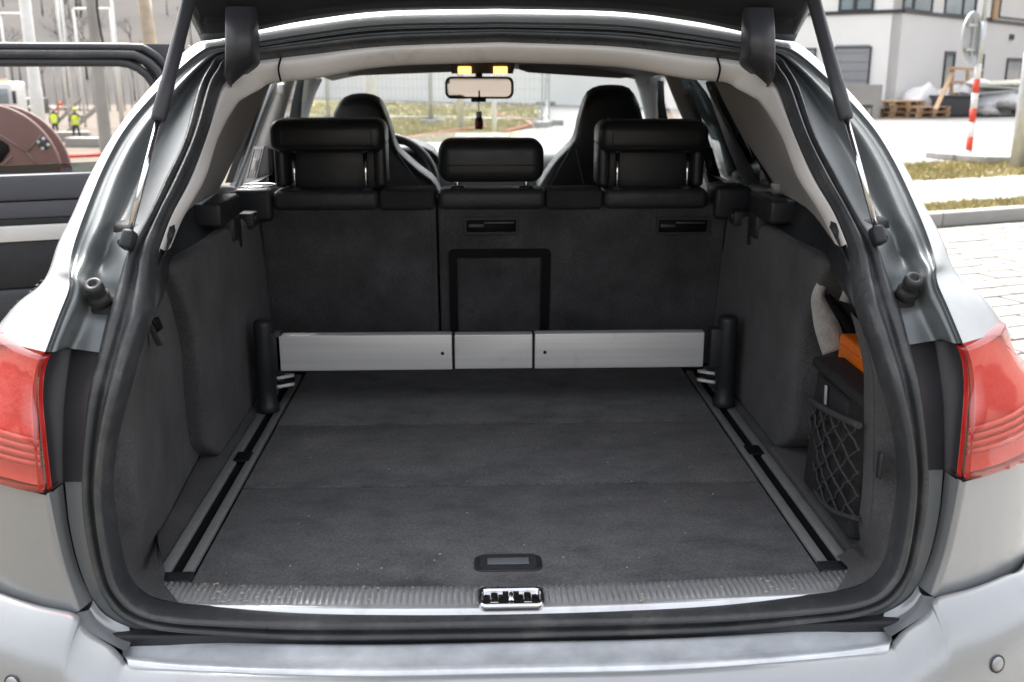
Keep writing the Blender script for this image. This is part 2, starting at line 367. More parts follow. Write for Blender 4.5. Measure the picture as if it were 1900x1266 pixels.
# shoulder of the body above each lamp is part of body_frame; quarter panels below and beside the lamps
def quarter(s):
    ins = [on_plan(*p) for p in ((1788, 897), (1776, 958), (1758, 1034), (1733, 1108))]
    ins = [ins[0] + Vector((0, 0, .002))] + ins[1:]
    rows = []
    for p in ins:
        xs = [p.x + (0.895 + hwz(p.z) - p.x) * t for t in (0, .02, .15, .3, .45, .6, .72, .82, .90, .96, 1.0)]
        k = 0.06 if p is ins[0] else (0.03 if p is ins[1] else 0.0 if p is ins[2] else -0.03)
        r_ = [Vector((x, plan(x, z=p.z), p.z + k * (x - p.x))) for x in xs]
        r_ += [Vector((.90 + hwz(p.z), y, r_[-1].z)) for y in (.5, .62)]
        rows.append(r_)
    rows = smoothrows(rows, 4)
    edge = [r_[0] + Vector((-.004, .012, 0)) for r_ in rows]
    for r_, e in zip(rows, edge): r_.insert(0, e)
    if s < 0: rows = [mir(r_) for r_ in rows]
    part(loft('quarter_panel', rows, PAINT))
    # lamp
    lin = [(1788, 648), (1798, 679), (1802, 726), (1799, 779), (1795, 826), (1788, 894)]
    P = [on_plan(*p, hw=.906, back=.038) for p in lin]; rows = []
    for i, p in enumerate(P):
        k = 0.075 - i * 0.004
        xs = [p.x + (.89 + hwz(p.z) - p.x) * t for t in (0, .015, .05, .15, .3, .45, .6, .72, .82, .90, .96, 1.0)]
        r_ = [Vector((x, plan(x, .906, .038, z=p.z), p.z + k * (x - p.x) - .75 * max(0, x - p.x - .115) * (1 if i < 2 else .4 if i == 2 else 0))) for x in xs]
        r_[0].y += .02; r_[1].y += .004
        rows.append(r_)
    # close the top and bottom of the lens towards the car
    rows = smoothrows(rows, 4)
    rows = [[p + Vector((0, .03, .0)) for p in rows[0]]] + rows + [[p + Vector((0, .03, .0)) for p in rows[-1]]]
    if s < 0: rows = [mir(r_) for r_ in rows]
    lamp = part(loft('tail_light', rows, LENS))
    hr = [[p + Vector((-.001 * s, .022 + .004 * (i % 2), 0)) for p in r_[2:]] for i, r_ in enumerate(rows[1:-1])]
    part(loft('lamp_housing', hr, mat('lamp_reflector_%s' % ('right' if s > 0 else 'left'), (.88, .56, .52), .35, .25, .10, 5, bump=.25, bscale=90)), lamp)
    part(loft('lamp_edge', [[r_[0] + Vector((0, .001, 0)) for r_ in rows[1:-1]], [r_[2] + Vector((0, .006, 0)) for r_ in rows[1:-1]], [r_[2] + Vector((0, .024, 0)) for r_ in rows[1:-1]]], REDL), lamp)
    for k in range(4):
        z0 = .835 + 0; zc = on_plan(1850, 783 + 14 * k).z
        xs = [.625 + .24 * t / 8 for t in range(9)]
        a = [Vector((s * x, plan(x, .906, .038, z=zc) + .010, zc + .045 * (x - .7) + .0035)) for x in xs]; b = [Vector((s * x, plan(x, .906, .038, z=zc) + .010, zc + .045 * (x - .7) - .0035)) for x in xs]
        part(loft('reflector_bar', [a, b], PINKL, thick=.003), lamp)
    # black panel between lamp and seal
    A = [on_plan(*p) for p in ((1787, 639), (1797, 679), (1801, 726), (1798, 779), (1794, 826), (1787, 896))]
    B = [on_g(*p, .025) for p in ((1735, 632), (1743, 680), (1750, 737), (1752, 780), (1753, 826), (1753, 873))]
    C = [on_g(*p, .006) for p in ((1684, 638), (1698, 685), (1707, 735), (1712, 780), (1716, 826), (1718, 872))]
    AB = [a.lerp(b, .06) + Vector((0, .012, 0)) for a, b in zip(A, B)]
    B2 = [b.lerp(c, .10) + Vector((0, -.004, 0)) for b, c in zip(B, C)]
    rows = [catk(r_, 4) for r_ in (A, AB, B, B2, C)]
    if s < 0: rows = [mir(r_) for r_ in rows]
    part(loft('lamp_surround', rows, PLASTG))
    # painted return below the panel
    A = [on_plan(*p) + Vector((-.003, .008, 0)) for p in ((1787, 897), (1776, 958), (1758, 1034), (1733, 1108))]
    B = [on_g(*p, .02) for p in ((1753, 874), (1744, 955), (1727, 1030), (1703, 1086))]
    rows = [catk(r_, 4) for r_ in (A, B)]
    if s < 0: rows = [mir(r_) for r_ in rows]
    part(loft('panel_return', rows, PAINT))
    B = [on_g(*p, .014) for p in ((1750, 872), (1742, 955), (1725, 1030), (1702, 1086), (1672, 1120), (1640, 1138), (1560, 1156))]
    C = [on_g(*p, .008) for p in ((1716, 872), (1712, 950), (1697, 1035), (1680, 1078), (1652, 1112), (1600, 1136), (1500, 1150))]
    rows = [catk(r_, 4) for r_ in (B, C)]
    if s < 0: rows = [mir(r_) for r_ in rows]
    part(loft('opening_flange', rows, PAINT_SHADED))
quarter(1); quarter(-1)

# ---- bumper
def outward(p):
    n = Vector((math.copysign((min(abs(p.x), .93) / .93) ** 4, p.x), -(max(0.0, 1 - p.y) / 1.05) ** 4, 0)); return n.normalized()
BT = [((945,1248),.078),((1200,1243),.078),((1400,1231),.078),((1550,1216),.074),((1640,1203),.068),((1658,1188),.062),((1672,1172),.056),((1702,1150),.048),((1722,1130),.042),((1734,1109),.038),((1800,1091),.038),((1860,1068),.038),((1900,1046),.038)]
bt = [on_plan(*p, hw=.905, back=b) for p, b in BT]; bt[0].x = 0
zl = bt[-1].z
bt += [Vector((.86, plan(.86, .905, .038), zl)), Vector((.895, plan(.895, .905, .038), zl)), Vector((.905, .55, zl))]
def brow(do, dz): return [p + outward(p) * do + Vector((0, 0, dz)) for p in bt]
rows = [wide(brow(-.004, -.012)), wide(brow(.0, -.001)), wide(brow(.012, -.003)), wide(brow(.045, -.035)), wide(brow(.062, -.085)), wide(brow(.066, -.13)), wide(brow(.060, -.16)), wide(brow(.064, -.22)), wide(brow(.03, -.42))]
bumper = part(loft('bumper', smoothrows(rows, 3), PAINT))
from mathutils.bvhtree import BVHTree
BVH = BVHTree.FromPolygons([tuple(v_.co) for v_ in bumper.data.vertices], [tuple(p_.vertices) for p_ in bumper.data.polygons])
# corner pieces that drop from the quarter panel to the loading strip
for s in (1, -1):
    A = [on_g(*p, .012) for p in ((1703, 1086), (1690, 1106), (1668, 1124), (1640, 1138))]
    B = [on_plan(*p, hw=.905, back=b) for p, b in (((1734, 1108), .038), ((1722, 1131), .042), ((1700, 1152), .048), ((1652, 1182), .058))]
    M_ = [a.lerp(b, .5) + Vector((0, .012, -.012)) for a, b in zip(A, B)]
    rows = smoothrows([catk(r_, 4) for r_ in (A, M_, B)], 3)
    if s < 0: rows = [mir(r_) for r_ in rows]
    part(loft('corner_piece', rows, PAINT), bumper)
    bq = [on_g(*p, .035) for p in ((1640, 1128), (1700, 1070), (1765, 1085), (1745, 1125), (1700, 1165), (1655, 1195), (1590, 1185), (1590, 1150))]
    part(plate('corner_backing', bq if s > 0 else mir(bq), (0, .004, 0), PAINT, smooth=False), bumper)
    c, nn_, _i, _d = BVH.ray_cast(CAMLOC, ray(1850, 1232)); n = (nn_ if nn_.dot(ray(1850, 1232)) < 0 else -nn_)
    if s < 0: c = Vector((-c.x, c.y, c.z)); n = Vector((-n.x, n.y, n.z))
    se = part(lathe('parking_sensor', [(.001, .0015), (.0095, .0015), (.0105, .0005), (.0105, -.01)], PAINT, loc=c + n * .001, seg=20, axis=n), bumper)
    part(lathe('sensor_ring', [(.0105, -.01), (.0108, .001), (.0130, .001), (.0135, -.01)], PLASTG, loc=c + n * .0005, seg=20, axis=n), bumper)
SB = [on_z(*p, .604) for p in ((945,1191),(1200,1186),(1400,1175),(1550,1162),(1636,1152),(1645,1152))]
SC = [on_z(*p, .606) for p in ((945,1200),(1200,1195),(1400,1184),(1550,1171),(1642,1161),(1651,1161))]
SF = [on_z(*p, .6035) for p in ((945,1231),(1200,1226),(1400,1215),(1550,1201),(1645,1189),(1655,1187))]
SG = [on_plan(*p, .905, .0795) for p in ((945,1246),(1200,1241),(1400,1229),(1550,1214),(1640,1201),(1651,1198))]
for r_ in (SB, SC, SF, SG): r_[0].x = 0
SG2 = [p + Vector((0, .002, -.012)) for p in SG]; SB0 = [p + Vector((0, .004, -.012)) for p in SB]
stp = part(loft('loading_strip', [wide(r_) for r_ in (SB0, SB, [a.lerp(b, .6) + Vector((0, 0, .0015)) for a, b in zip(SB, SC)], SC, [a.lerp(b, .12) - Vector((0, 0, .0012)) for a, b in zip(SC, SF)], [a.lerp(b, .92) - Vector((0, 0, .0006)) for a, b in zip(SC, SF)], SF, [a.lerp(b, .5) + Vector((0, -.001, .002)) for a, b in zip(SF, SG)], SG, SG2)], STRIP))
# dark sill step between seal and strip
part(loft('sill_step', [wide([p + Vector((0, .01, -.005)) for p in so[-5:][::-1]]), wide([p + Vector((0, .012, -.02)) for p in (SB[0], SB[1], SB[2], SB[3], SB[5])])], PAINT))

# ---- sill plate, ribbed
def crv(x): return .12 * x * x
NR = 112; v = []; W_ = .508; cols = NR * 6
prof = [(-.012, -.022), (-.004, -.010), (.000, -.0015), (.006, .0004), (.013, .0006), (.017, .000), (.058, .000), (.066, -.004)]
for i in range(cols + 1):
    x = -W_ + 2 * W_ * i / cols; rib = abs(math.sin(math.pi * NR * i / cols)) ** .7
    for k, (dy, dz) in enumerate(prof):
        v.append((x, crv(x) + dy, .650 + dz + (.0032 * rib if k in (5, 6) else 0)))
f = gridfaces(cols + 1, len(prof))
sill = part(pydata('sill_plate', v, f, ALUS))
st = part(ring('striker_frame', rrect((0, .021, .653), (1, 0, 0), (0, 1, 0), .046, .0245, .011), rrect((0, .021, .653), (1, 0, 0), (0, 1, 0), .041, .0195, .008), (0, 0, -.010), CHROME, smooth=True), sill)
st.location.z = .0045
part(rbox('striker_recess', (0, .021, .6462), (.083, .040, .014), .002, CHROME), sill)
part(rbox('latch_slot', (0, .022, .6487), (.0235, .032, .012), .001, BLK), sill)
for s in (1, -1): part(rbox('latch_jaw', (s * .0235, .022, .652), (.012, .030, .006), .0015, CHROME), sill); part(rbox('latch_hole', (s * .0235, .025, .6543), (.005, .018, .003), .0005, BLK), sill)
part(tube('striker_pin', [(0, .008, .654), (0, .022, .657), (0, .036, .654)], .0042, CHROME, seg=10), sill)

# ---- boot floor: three boards, handle, rails
FZ = .640
def board(y0, y1, curved=False):
    n = 24; o_ = []
    for i in range(n + 1):
        x = -.472 + .944 * i / n; o_.append(Vector((x, (crv(x) + .064) if curved else y0, FZ)))
    o_ += [Vector((.472, y1, FZ)), Vector((-.472, y1, FZ))]
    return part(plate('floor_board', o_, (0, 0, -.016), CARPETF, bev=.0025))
b1 = board(0, .4545, True); board(.4595, .789); board(.794, 1.20)
part(rbox('floor_tray', (0, .62, .605), (1.30, 1.25, .03), .005, PLAST))
hd = part(plate('pull_handle', rrect((0, .150, FZ + .003), (1, 0, 0), (0, 1, 0), .052, .026, .014), (0, 0, -.008), PLAST, bev=.002), b1)
part(ring('handle_flap', rrect((0, .1495, FZ + .0055), (1, 0, 0), (0, 1, 0), .043, .0225, .008), rrect((0, .1495, FZ + .0055), (1, 0, 0), (0, 1, 0), .033, .0115, .002), (0, 0, -.004), PLASTG), b1)
part(rbox('handle_insert', (0, .1495, FZ + .004), (.064, .021, .003), .0006, mat('grey_insert', (.16, .17, .19), .45)), b1)
for s in (1, -1):
    rail = part(rbox('floor_rail', (s * .5185, .64, FZ), (.017, 1.02, .010), .0015, ALUR))
    part(rbox('inner_rail_strip', (s * .4835, .64, FZ), (.015, 1.02, .010), .0015, ALUR), rail)
    part(rbox('rail_slot', (s * .5005, .64, FZ - .006), (.0205, 1.02, .008), .0005, BLK), rail)
    part(rbox('rail_end_cap', (s * .5005, .115, FZ + .0005), (.058, .032, .013), .003, PLAST), rail)
    part(rbox('rail_notch', (s * .5005, .600, FZ + .0045), (.030, .045, .0065), .0015, BLK), rail)
    part(rbox('edge_carpet', (s * .572, .62, FZ - .004), (.088, 1.16, .012), .003, CARPET))

# ---- side linings
WAE = [(318, 497), (345, 560), (366, 640), (372, 720), (378, 790), (384, 822), (398, 838)]
for s in (1, -1):
    e = cat([on_x(x, y, -.545) for x, y in WAE], 16)
    if s > 0: e = mir(e)
    e[0].z = max(e[0].z, 1.03)
    out_ = [Vector(p) for p in e] + [Vector((s * .545, e[-1].y + .05, FZ + .002)), Vector((s * .545, 1.19, FZ + .002)), Vector((s * .545, 1.19, .98)), Vector((s * .548, 1.12, 1.035)), Vector((s * .55, 1.02, 1.055))]
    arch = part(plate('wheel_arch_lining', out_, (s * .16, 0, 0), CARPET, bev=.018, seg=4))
    crease = [on_g(*p, o) for p, o in (((1596, 596), .03), ((1610, 650), .045), ((1621, 705), .05), ((1622, 785), .05), ((1621, 870), .05), ((1617, 950), .05))] + [on_z(*p, .657) for p in ((1606, 1018), (1598, 1034), (1585, 1045), (1572, 1052))]
    sin_ = [p.copy() for p in si[13:23]]
    rows = [catk([p + Vector((0, .018, 0)) for p in sin_], 4), catk([a.lerp(b, .85) + Vector((0, -.004, 0)) for a, b in zip(sin_, crease)], 4), catk(crease, 4)]
    if s > 0:
        inner = [p + Vector((.006, .052, 0)) for p in crease[:6]] + [p + Vector((-.004, .03, .0)) for p in crease[6:]]
        outb = [p + Vector((.10, .05, 0)) for p in inner[:6]] + [p + Vector((.08, .05, -.012)) for p in inner[6:]]
        rows += [catk([p + Vector((0, .004, 0)) for p in crease], 4), catk(inner, 4), catk([a.lerp(b, .12) + Vector((0, .006, 0)) for a, b in zip(inner, outb)], 4), catk(outb, 4)]
        rows = smoothrows(rows, 2)
    else:
        rows = [mir(r_) for r_ in rows]
        cr = mir(crease)
        nearp = []
        for i, p in enumerate(cr): nearp.append(p)
        zs = [p.z for p in cr]
        a_ = [Vector((p.x - .004, p.y + .02, p.z)) for p in cr]
        b_ = [Vector((-.562, .32 if p.z > .67 else p.y + .15, max(p.z, FZ + .002))) for p in cr]
        c_ = [Vector((-.582, .60, max(p.z, FZ + .002))) for p in cr]
        rows = rows + [catk(a_, 4), catk(b_, 4), catk(c_, 4)]
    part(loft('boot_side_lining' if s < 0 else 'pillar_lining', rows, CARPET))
# right niche
part(rbox('niche_back', (.655, .39, .81), (.02, .46, .36), .005, CARPET))
part(rbox('niche_floor', (.60, .33, .640), (.13, .56, .02), .005, CARPET))
# flap on the left lining
fl = [on_x(x, y, -.527) for x, y in ((274, 594), (284, 588), (304, 632), (297, 642))]
fl2 = [p + Vector((.006, 0, 0)) for p in fl]
flap = part(plate('pull_flap', fl2, (-.012, 0, 0), CARPET, bev=.002))
part(plate('flap_recess', [fl2[0] + Vector((.002, 0, 0)), fl2[1] + Vector((.002, 0, 0)), fl2[1].lerp(fl2[2], .45) + Vector((.002, 0, 0)), fl2[0].lerp(fl2[3], .45) + Vector((.002, 0, 0))], (-.003, 0, 0), BLK), flap)
# small hook on the right lining
hk = on_g(1631, 862, .02)
part(rbox('lining_clip', hk + Vector((0, -.003, 0)), (.006, .012, .040), .002, PLAST))

# ---- black plastic ledge above the carpet, with the blind holders
for s in (1, -1):
    lo = [on_g(1602, 600, .02), on_g(1568, 545, .05)] + [on_x(x, y, .560) for x, y in ((1534, 500), (1480, 470), (1420, 448), (1370, 447))]
    up = [on_g(1566, 461, .025), on_g(1537, 402, .03)] + [on_x(x, y, .600) for x, y in ((1512, 358), (1470, 350), (1425, 345), (1385, 345))]
    lo[-1].y = max(lo[-1].y, 1.05); up[-1].y = max(up[-1].y, 1.15)
    m_ = [a.lerp(b, .5) + Vector((.012, 0, 0)) for a, b in zip(lo, up)]
    up2 = [p + Vector((.09, .02, .004)) for p in up]
    lo2 = [p + Vector((.05, 0, -.03)) for p in lo]
    rows = smoothrows([catk(r_, 4) for r_ in (lo2, lo, m_, up, up2)], 3)
    if s < 0: rows = [mir(r_) for r_ in rows]
    part(loft('side_ledge', rows, PLAST))
    bh = part(rbox('blind_holder', (s * .570, .82, 1.096), (.055, .17, .046), .006, PLAST))
    part(rbox('holder_foot', (s * .562, .86, 1.052), (.045, .06, .05), .006, PLAST), bh)
    part(lathe('holder_peg', [(.016, -.03), (.018, -.028), (.018, .028), (.016, .03)], PLAST, loc=(s * .560, .90, 1.035), seg=14), bh)
    part(rbox('seat_catch', (s * .548, 1.00, 1.050), (.035, .05, .032), .004, PLAST))
    part(rbox('catch_bolt', (s * .536, 1.00, 1.053), (.016, .03, .012), .002, PLASTG))
    tiehook = on_g(1526, 470, .12)

# ---- light trim round the opening, header and pillar panels
TI = [(927,116),(1139,124),(1272,146),(1345,153),(1372,164),(1398,178),(1420,195),(1458,254),(1489,332),(1532,400),(1560,458)]
OT = [.07,.07,.07,.07,.07,.06,.055,.035,.025,.02,.018]
ti = g_row(TI, OT)
sit = [p + Vector((0, .004, 0)) for p in si[:11]]
mt = [a.lerp(b, .45) + Vector((0, -.016 if i < 7 else -.008, .006)) for i, (a, b) in enumerate(zip(sit, ti))]
def xs_in(z): return .60 - max(0, z - 1.12) * .45
part(loft('opening_trim', smoothrows([wide(r_) for r_ in (sit, mt, ti, [p + Vector((0, .025, .01 if i < 4 else 0)) for i, p in enumerate(ti)])], 4), BEIGE))
for s in (1, -1):
    bd = [(1325,152),(1331,163),(1338,178),(1348,198),(1372,245),(1400,300),(1414,328),(1424,345)]
    a_ = [p + Vector((0, .022, 0)) for p in ti[3:]]
    b_ = [hit(x, y, lambda p: p.x - xs_in(p.z), .8, 6) for x, y in bd]
    m_ = [a.lerp(b, .5) + Vector((.02, 0, .004)) for a, b in zip(a_, b_)]
    c_ = [p + Vector((.03, .03, .01)) for p in b_]
    rows = smoothrows([catk(r_, 4) for r_ in (a_, m_, b_, c_)], 4)
    if s < 0: rows = [mir(r_) for r_ in rows]
    part(loft('rear_pillar_panel', rows, TAUPE))
    # joint in the light trim beside each hinge
    j0 = on_g(1331, 108, -.0); j1 = on_g(1336, 128, .012); j2 = on_g(1331, 151, .055)
    pth = cat([j0, j1, j2], 8)
    if s < 0: pth = mir(pth)
    part(tube('trim_joint', pth, .0018, BLK, seg=6))
# headliner
def hl(y, w, z, drop): return [Vector((w * u / 10, y, z - drop * abs(u / 10) ** 3)) for u in range(-10, 11)]
part(loft('headliner', [hl(.60, .52, 1.405, .05), hl(1.1, .56, 1.425, .06), hl(1.8, .58, 1.425, .06), hl(2.25, .56, 1.40, .05), hl(2.42, .54, 1.372, .04)], HEADL, thick=.01))

# ---- hinge arms of the tailgate
HG = [(1386,14,1438,14,.43,.030),(1389,45,1441,45,.395,.045),(1391,75,1442,80,.380,.055),(1391,100,1442,112,.385,.06),(1389,116,1441,136,.405,.06),(1392,126,1436,152,.43,.05),(1402,138,1428,162,.45,.03)]
for s in (1, -1):
    rows = []
    for xl, yl_, xr, yr_, d, dep in HG:
        a = on_y(xl, yl_, d); b = on_y(xr, yr_, d); w = b.x - a.x
        r_ = [a + Vector((0, dep, 0)), a + Vector((0, .010, 0)), a.lerp(b, .10) + Vector((0, .002, 0)), a.lerp(b, .5) + Vector((0, -.001, 0)), a.lerp(b, .9) + Vector((0, .002, 0)), b + Vector((0, .010, 0)), b + Vector((0, dep, 0))]
        rows.append(r_)
    rows = [catk(c, 3) for c in zip(*rows)]
    if s < 0: rows = [mir(r_) for r_ in rows]
    part(loft('hinge_arm', rows, PLASTG))

# ---- raised tailgate
TA = [(927,17),(1139,22),(1272,38),(1350,53),(1430,72),(1474,77)]
TB = [(927,11),(1139,16),(1272,30),(1352,46),(1436,62),(1480,64)]
TC = [(927,3),(1139,8),(1272,20),(1360,33),(1442,40),(1488,45)]
ta = [on_g(x, y, -.035) for x, y in TA]; tb = [on_g(x, y, -.055) for x, y in TB]; tcn = [on_g(x, y, -.085) for x, y in TC]
for r_ in (ta, tb, tcn): r_[0].x = 0
tgd = Vector((0, -.70, .71))
tail = part(loft('tailgate', [wide([p + Vector((0, .03, .012)) for p in ta]), wide(ta), wide(tb)], PAINT_SHADED))
part(loft('tailgate_edge_trim', [wide(tb), wide([p + Vector((0, -.004, .003)) for p in tcn])], PLASTG), tail)
def tg(t, sx, dy=0, dz=0): return [Vector((p.x * sx, 0, 0)) + Vector((0, p.y, p.z)) + tgd * t + Vector((0, dy, dz)) for p in tcn]
inn = [wide(tg(0, .955)), wide(tg(.02, .95, -.03, -.006)), wide(tg(.12, 1.0, -.02, -.01)), wide(tg(.45, 1.22)), wide(tg(.80, 1.40, -.03, -.04)), wide(tg(.98, 1.4, -.02, -.10))]
part(loft('tailgate_lining', inn, PLAST), tail)
outr = [wide([p + Vector((0, .02, .012)) for p in ta]), wide(tg(.02, 1.0, .03, .03)), wide(tg(.45, 1.30, .05, .05)), wide(tg(.80, 1.47, .03, .03)), wide(tg(1.0, 1.46, -.03, -.07))]
part(loft('tailgate_skin', outr, PAINT), tail)
for s in (1, -1):
    a_ = [tcn[-1] + Vector((-.03, 0, 0)), tg(.15, .99)[-1] + Vector((-.03, 0, 0)), tg(.45, 1.20)[-1], tg(.80, 1.38)[-1], tg(.98, 1.4)[-1]]
    b_ = [ta[-1], tg(.15, 1.06)[-1], tg(.45, 1.30)[-1], tg(.80, 1.47)[-1], tg(.99, 1.46)[-1]]
    b_[0] = tb[-1]; c_ = [p + Vector((.004, .03, .03)) for p in b_]
    rows = [catk(r_, 4) for r_ in (a_, [x_.lerp(y_, .5) + Vector((0, .012, .012)) for x_, y_ in zip(a_, b_)], [x_.lerp(y_, .7) + Vector((0, -.004, -.004)) for x_, y_ in zip(a_, b_)], b_, c_)]
    if s < 0: rows = [mir(r_) for r_ in rows]
    part(loft('tailgate_side_flange', rows, PAINT_SHADED), tail)
# ---- gas struts and rubber buffers
for s in (1, -1):
    A = on_g(1628, 432, -.045); T = on_y(1510, 0, .28); J = A.lerp(T, .50)
    best = min(range(100), key=lambda i: abs((ROT.inverted() @ (A.lerp(T, i / 100) - CAMLOC)).y / -(ROT.inverted() @ (A.lerp(T, i / 100) - CAMLOC)).z * -FPX + CY - 222))
    J = A.lerp(T, best / 100); T2 = A + (T - A) * 1.22
    K = J.lerp(T, .30)
    def mm(p): return Vector((-p.x, p.y, p.z)) if s < 0 else p
    d = (T - A).normalized()
    gs = part(tube('gas_strut', [mm(J), mm(J + d * .004), mm(K), mm(K + d * .002), mm(T2)], [.0088, .0108, .0108, .0100, .0100], PLASTG, seg=16))
    part(tube('strut_rod', [mm(A), mm(J)], .0042, CHROME, seg=12), gs)
    part(rbox('strut_socket', mm(A + Vector((0, -.002, -.004))), (.018, .024, .028), .005, PLAST, rot=rx(R(-25)) @ ry(R(-12 * s))), gs)
    part(tube('strut_ball', [mm(A + Vector((.0, 0, -.006))), mm(A + Vector((.016, .012, -.010)))], .0055, CHROME, seg=12), gs)
    B = on_g(1682, 545, -.012); ax = Vector((0, -.62, .78))
    axm = Vector((ax.x, ax.y, ax.z))
    bf = part(lathe('rubber_buffer', [(.015, -.004), (.0155, .010), (.013, .012), (.0115, .016), (.0130, .020), (.0130, .030), (.0115, .034), (.006, .035), (.005, .031), (.001, .031)], PLAST, loc=mm(B), seg=20, axis=axm))
    part(rbox('buffer_base', mm(B + Vector((0, .008, -.012))), (.030, .020, .032), .006, PLAST), bf)

# ---- water drops on the roof edge and shoulders, lint on the carpet, grit on the sill
def specks(name, pts, rmin, rmax, m, parent, flat=.5, seed=1):
    rnd = random.Random(seed); v = []; f = []
    for p in pts:
        r = rnd.uniform(rmin, rmax); k = len(v); ax_ = rnd.uniform(.8, 1.5)
        for ring_, (rr, h) in enumerate(((1, 0), (.8, .5), (.35, .9))):
            for a in range(6): v.append(p + Vector((math.cos(a * 1.047) * r * rr * ax_, math.sin(a * 1.047) * r * rr, h * r * flat)))
        v.append(p + Vector((0, 0, r * flat)))
        for q in range(2):
            for a in range(6): f.append((k + q * 6 + a, k + q * 6 + (a + 1) % 6, k + q * 6 + 6 + (a + 1) % 6, k + q * 6 + 6 + a))
        for a in range(6): f.append((k + 12 + a, k + 12 + (a + 1) % 6, k + 18))
    o = part(pydata(name, v, f, m), parent); o['kind'] = 'stuff'; return o
rd_ = random.Random(5); pts = []
ws_, wm_, wc_ = wide(sil), wide(midb), wide(cut)
for _ in range(170):
    i = rd_.randrange(len(ws_)); 
    if abs(ws_[i].x) > .62: continue
    t = rd_.random(); pts.append((wm_[i].lerp(ws_[i], t * .8) if t < .6 else wc_[i].lerp(wm_[i], t)) + Vector((rd_.uniform(-.008, .008), 0, .0006)))
for _ in range(50):
    i = rd_.randrange(4); s = rd_.choice((1, -1)); p = sil[11 + min(i, 2)].lerp(sil[12 + min(i, 2)], rd_.random()); pts.append(Vector((s * p.x, p.y + rd_.uniform(-.015, .01), p.z + .0003)))
specks('water_drops', pts, .0009, .0024, glass('water', (.9, .93, .95)), None, .8)
pts = [Vector((rd_.uniform(-.45, .45), rd_.uniform(.10, .75), FZ + .0008)) for _ in range(46)]
specks('lint', pts, .0005, .0015, WHITEP, b1, .4)
pts = []
for _ in range(120):
    x = rd_.choice((1, 1, -1)) * rd_.uniform(.0, .50) if rd_.random() < .4 else -rd_.uniform(.3, .5)
    pts.append(Vector((x, crv(x) + rd_.uniform(.004, .06), .6525)))
specks('grit', pts, .0008, .0026, mat('sand_grit', (.42, .37, .29), .9), sill, .5)
# ================================================================== REAR SEATS
def ys(z): return 1.20 - (z - .64) * .22
def on_seat(px, py, o=0.0): return hit(px, py, lambda p: p.y - ys(p.z) - o, .8, 6)
def seatrect(x0, x1, z0, z1, o=0.0, r=.012):
    n = Vector((0, -.22, 1)).normalized(); c = Vector(((x0 + x1) / 2, ys((z0 + z1) / 2) + o, (z0 + z1) / 2))
    return rrect(c, (1, 0, 0), n, (x1 - x0) / 2, (z1 - z0) / 2 / n.z, r)
def seat_wall(x0, x1, name): return part(plate(name, seatrect(x0, x1, .645, 1.062), (0, .09, .02), CARPET, bev=.010, seg=3))
sl = seat_wall(-.595, -.1385, 'rear_seat_back'); sr = seat_wall(-.1325, .595, 'rear_seat_back')
def inset(x0, x1, z0, z1, parent, o=-.003, r=.02):     # raised carpet panel with a stitched edge
    part(plate('carpet_panel', seatrect(x0, x1, z0, z1, o, r), (0, .008, 0), CARPET, bev=.0025), parent)
inset(-.545, -.152, .66, 1.052, sl); inset(-.118, .545, .66, 1.052, sr)
def top_roll(x0, x1, m, parent, z0=1.056, z1=1.102, dy=.10, bev=.016, name='seat_top_roll'):
    yc = ys(1.08)
    o = part(rbox(name, ((x0 + x1) / 2, yc + dy / 2 - .012, (z0 + z1) / 2), (x1 - x0, dy, z1 - z0), bev, m, seg=4), parent)
    return o
top_roll(-.512, -.268, LEATHR, sl); top_roll(-.267, -.140, LEATHC, sl, bev=.010)
top_roll(-.131, .118, LEATHR, sr); top_roll(.119, .252, LEATHC, sr, bev=.010); top_roll(.253, .498, LEATHR, sr)
for s, p_ in ((-1, sl), (1, sr)):
    top_roll(*sorted((s * .513, s * .600)), PLAST, p_, 1.03, 1.106, .10, .012, 'seat_corner_cap')
    part(rbox('seat_corner_panel', (s * .572, ys(1.0) - .006, 1.005), (.055, .02, .12), .006, PLAST, rot=rx(R(12))), p_)
yt = ys(1.1) + .03
part(tube('belt_guide_ring', cat([(-.585, yt - .04, 1.110), (-.52, yt - .045, 1.112), (-.505, yt - .02, 1.113), (-.52, yt + .01, 1.113), (-.585, yt + .012, 1.111)], 14), .0022, CHROME, seg=6), sl)
part(rbox('split_light_block', (-.1355, 1.24, .86), (.05, .02, .44), .004, CARPET, rot=rx(R(12))), sl)  # block added behind the seat split to stop light leaking through
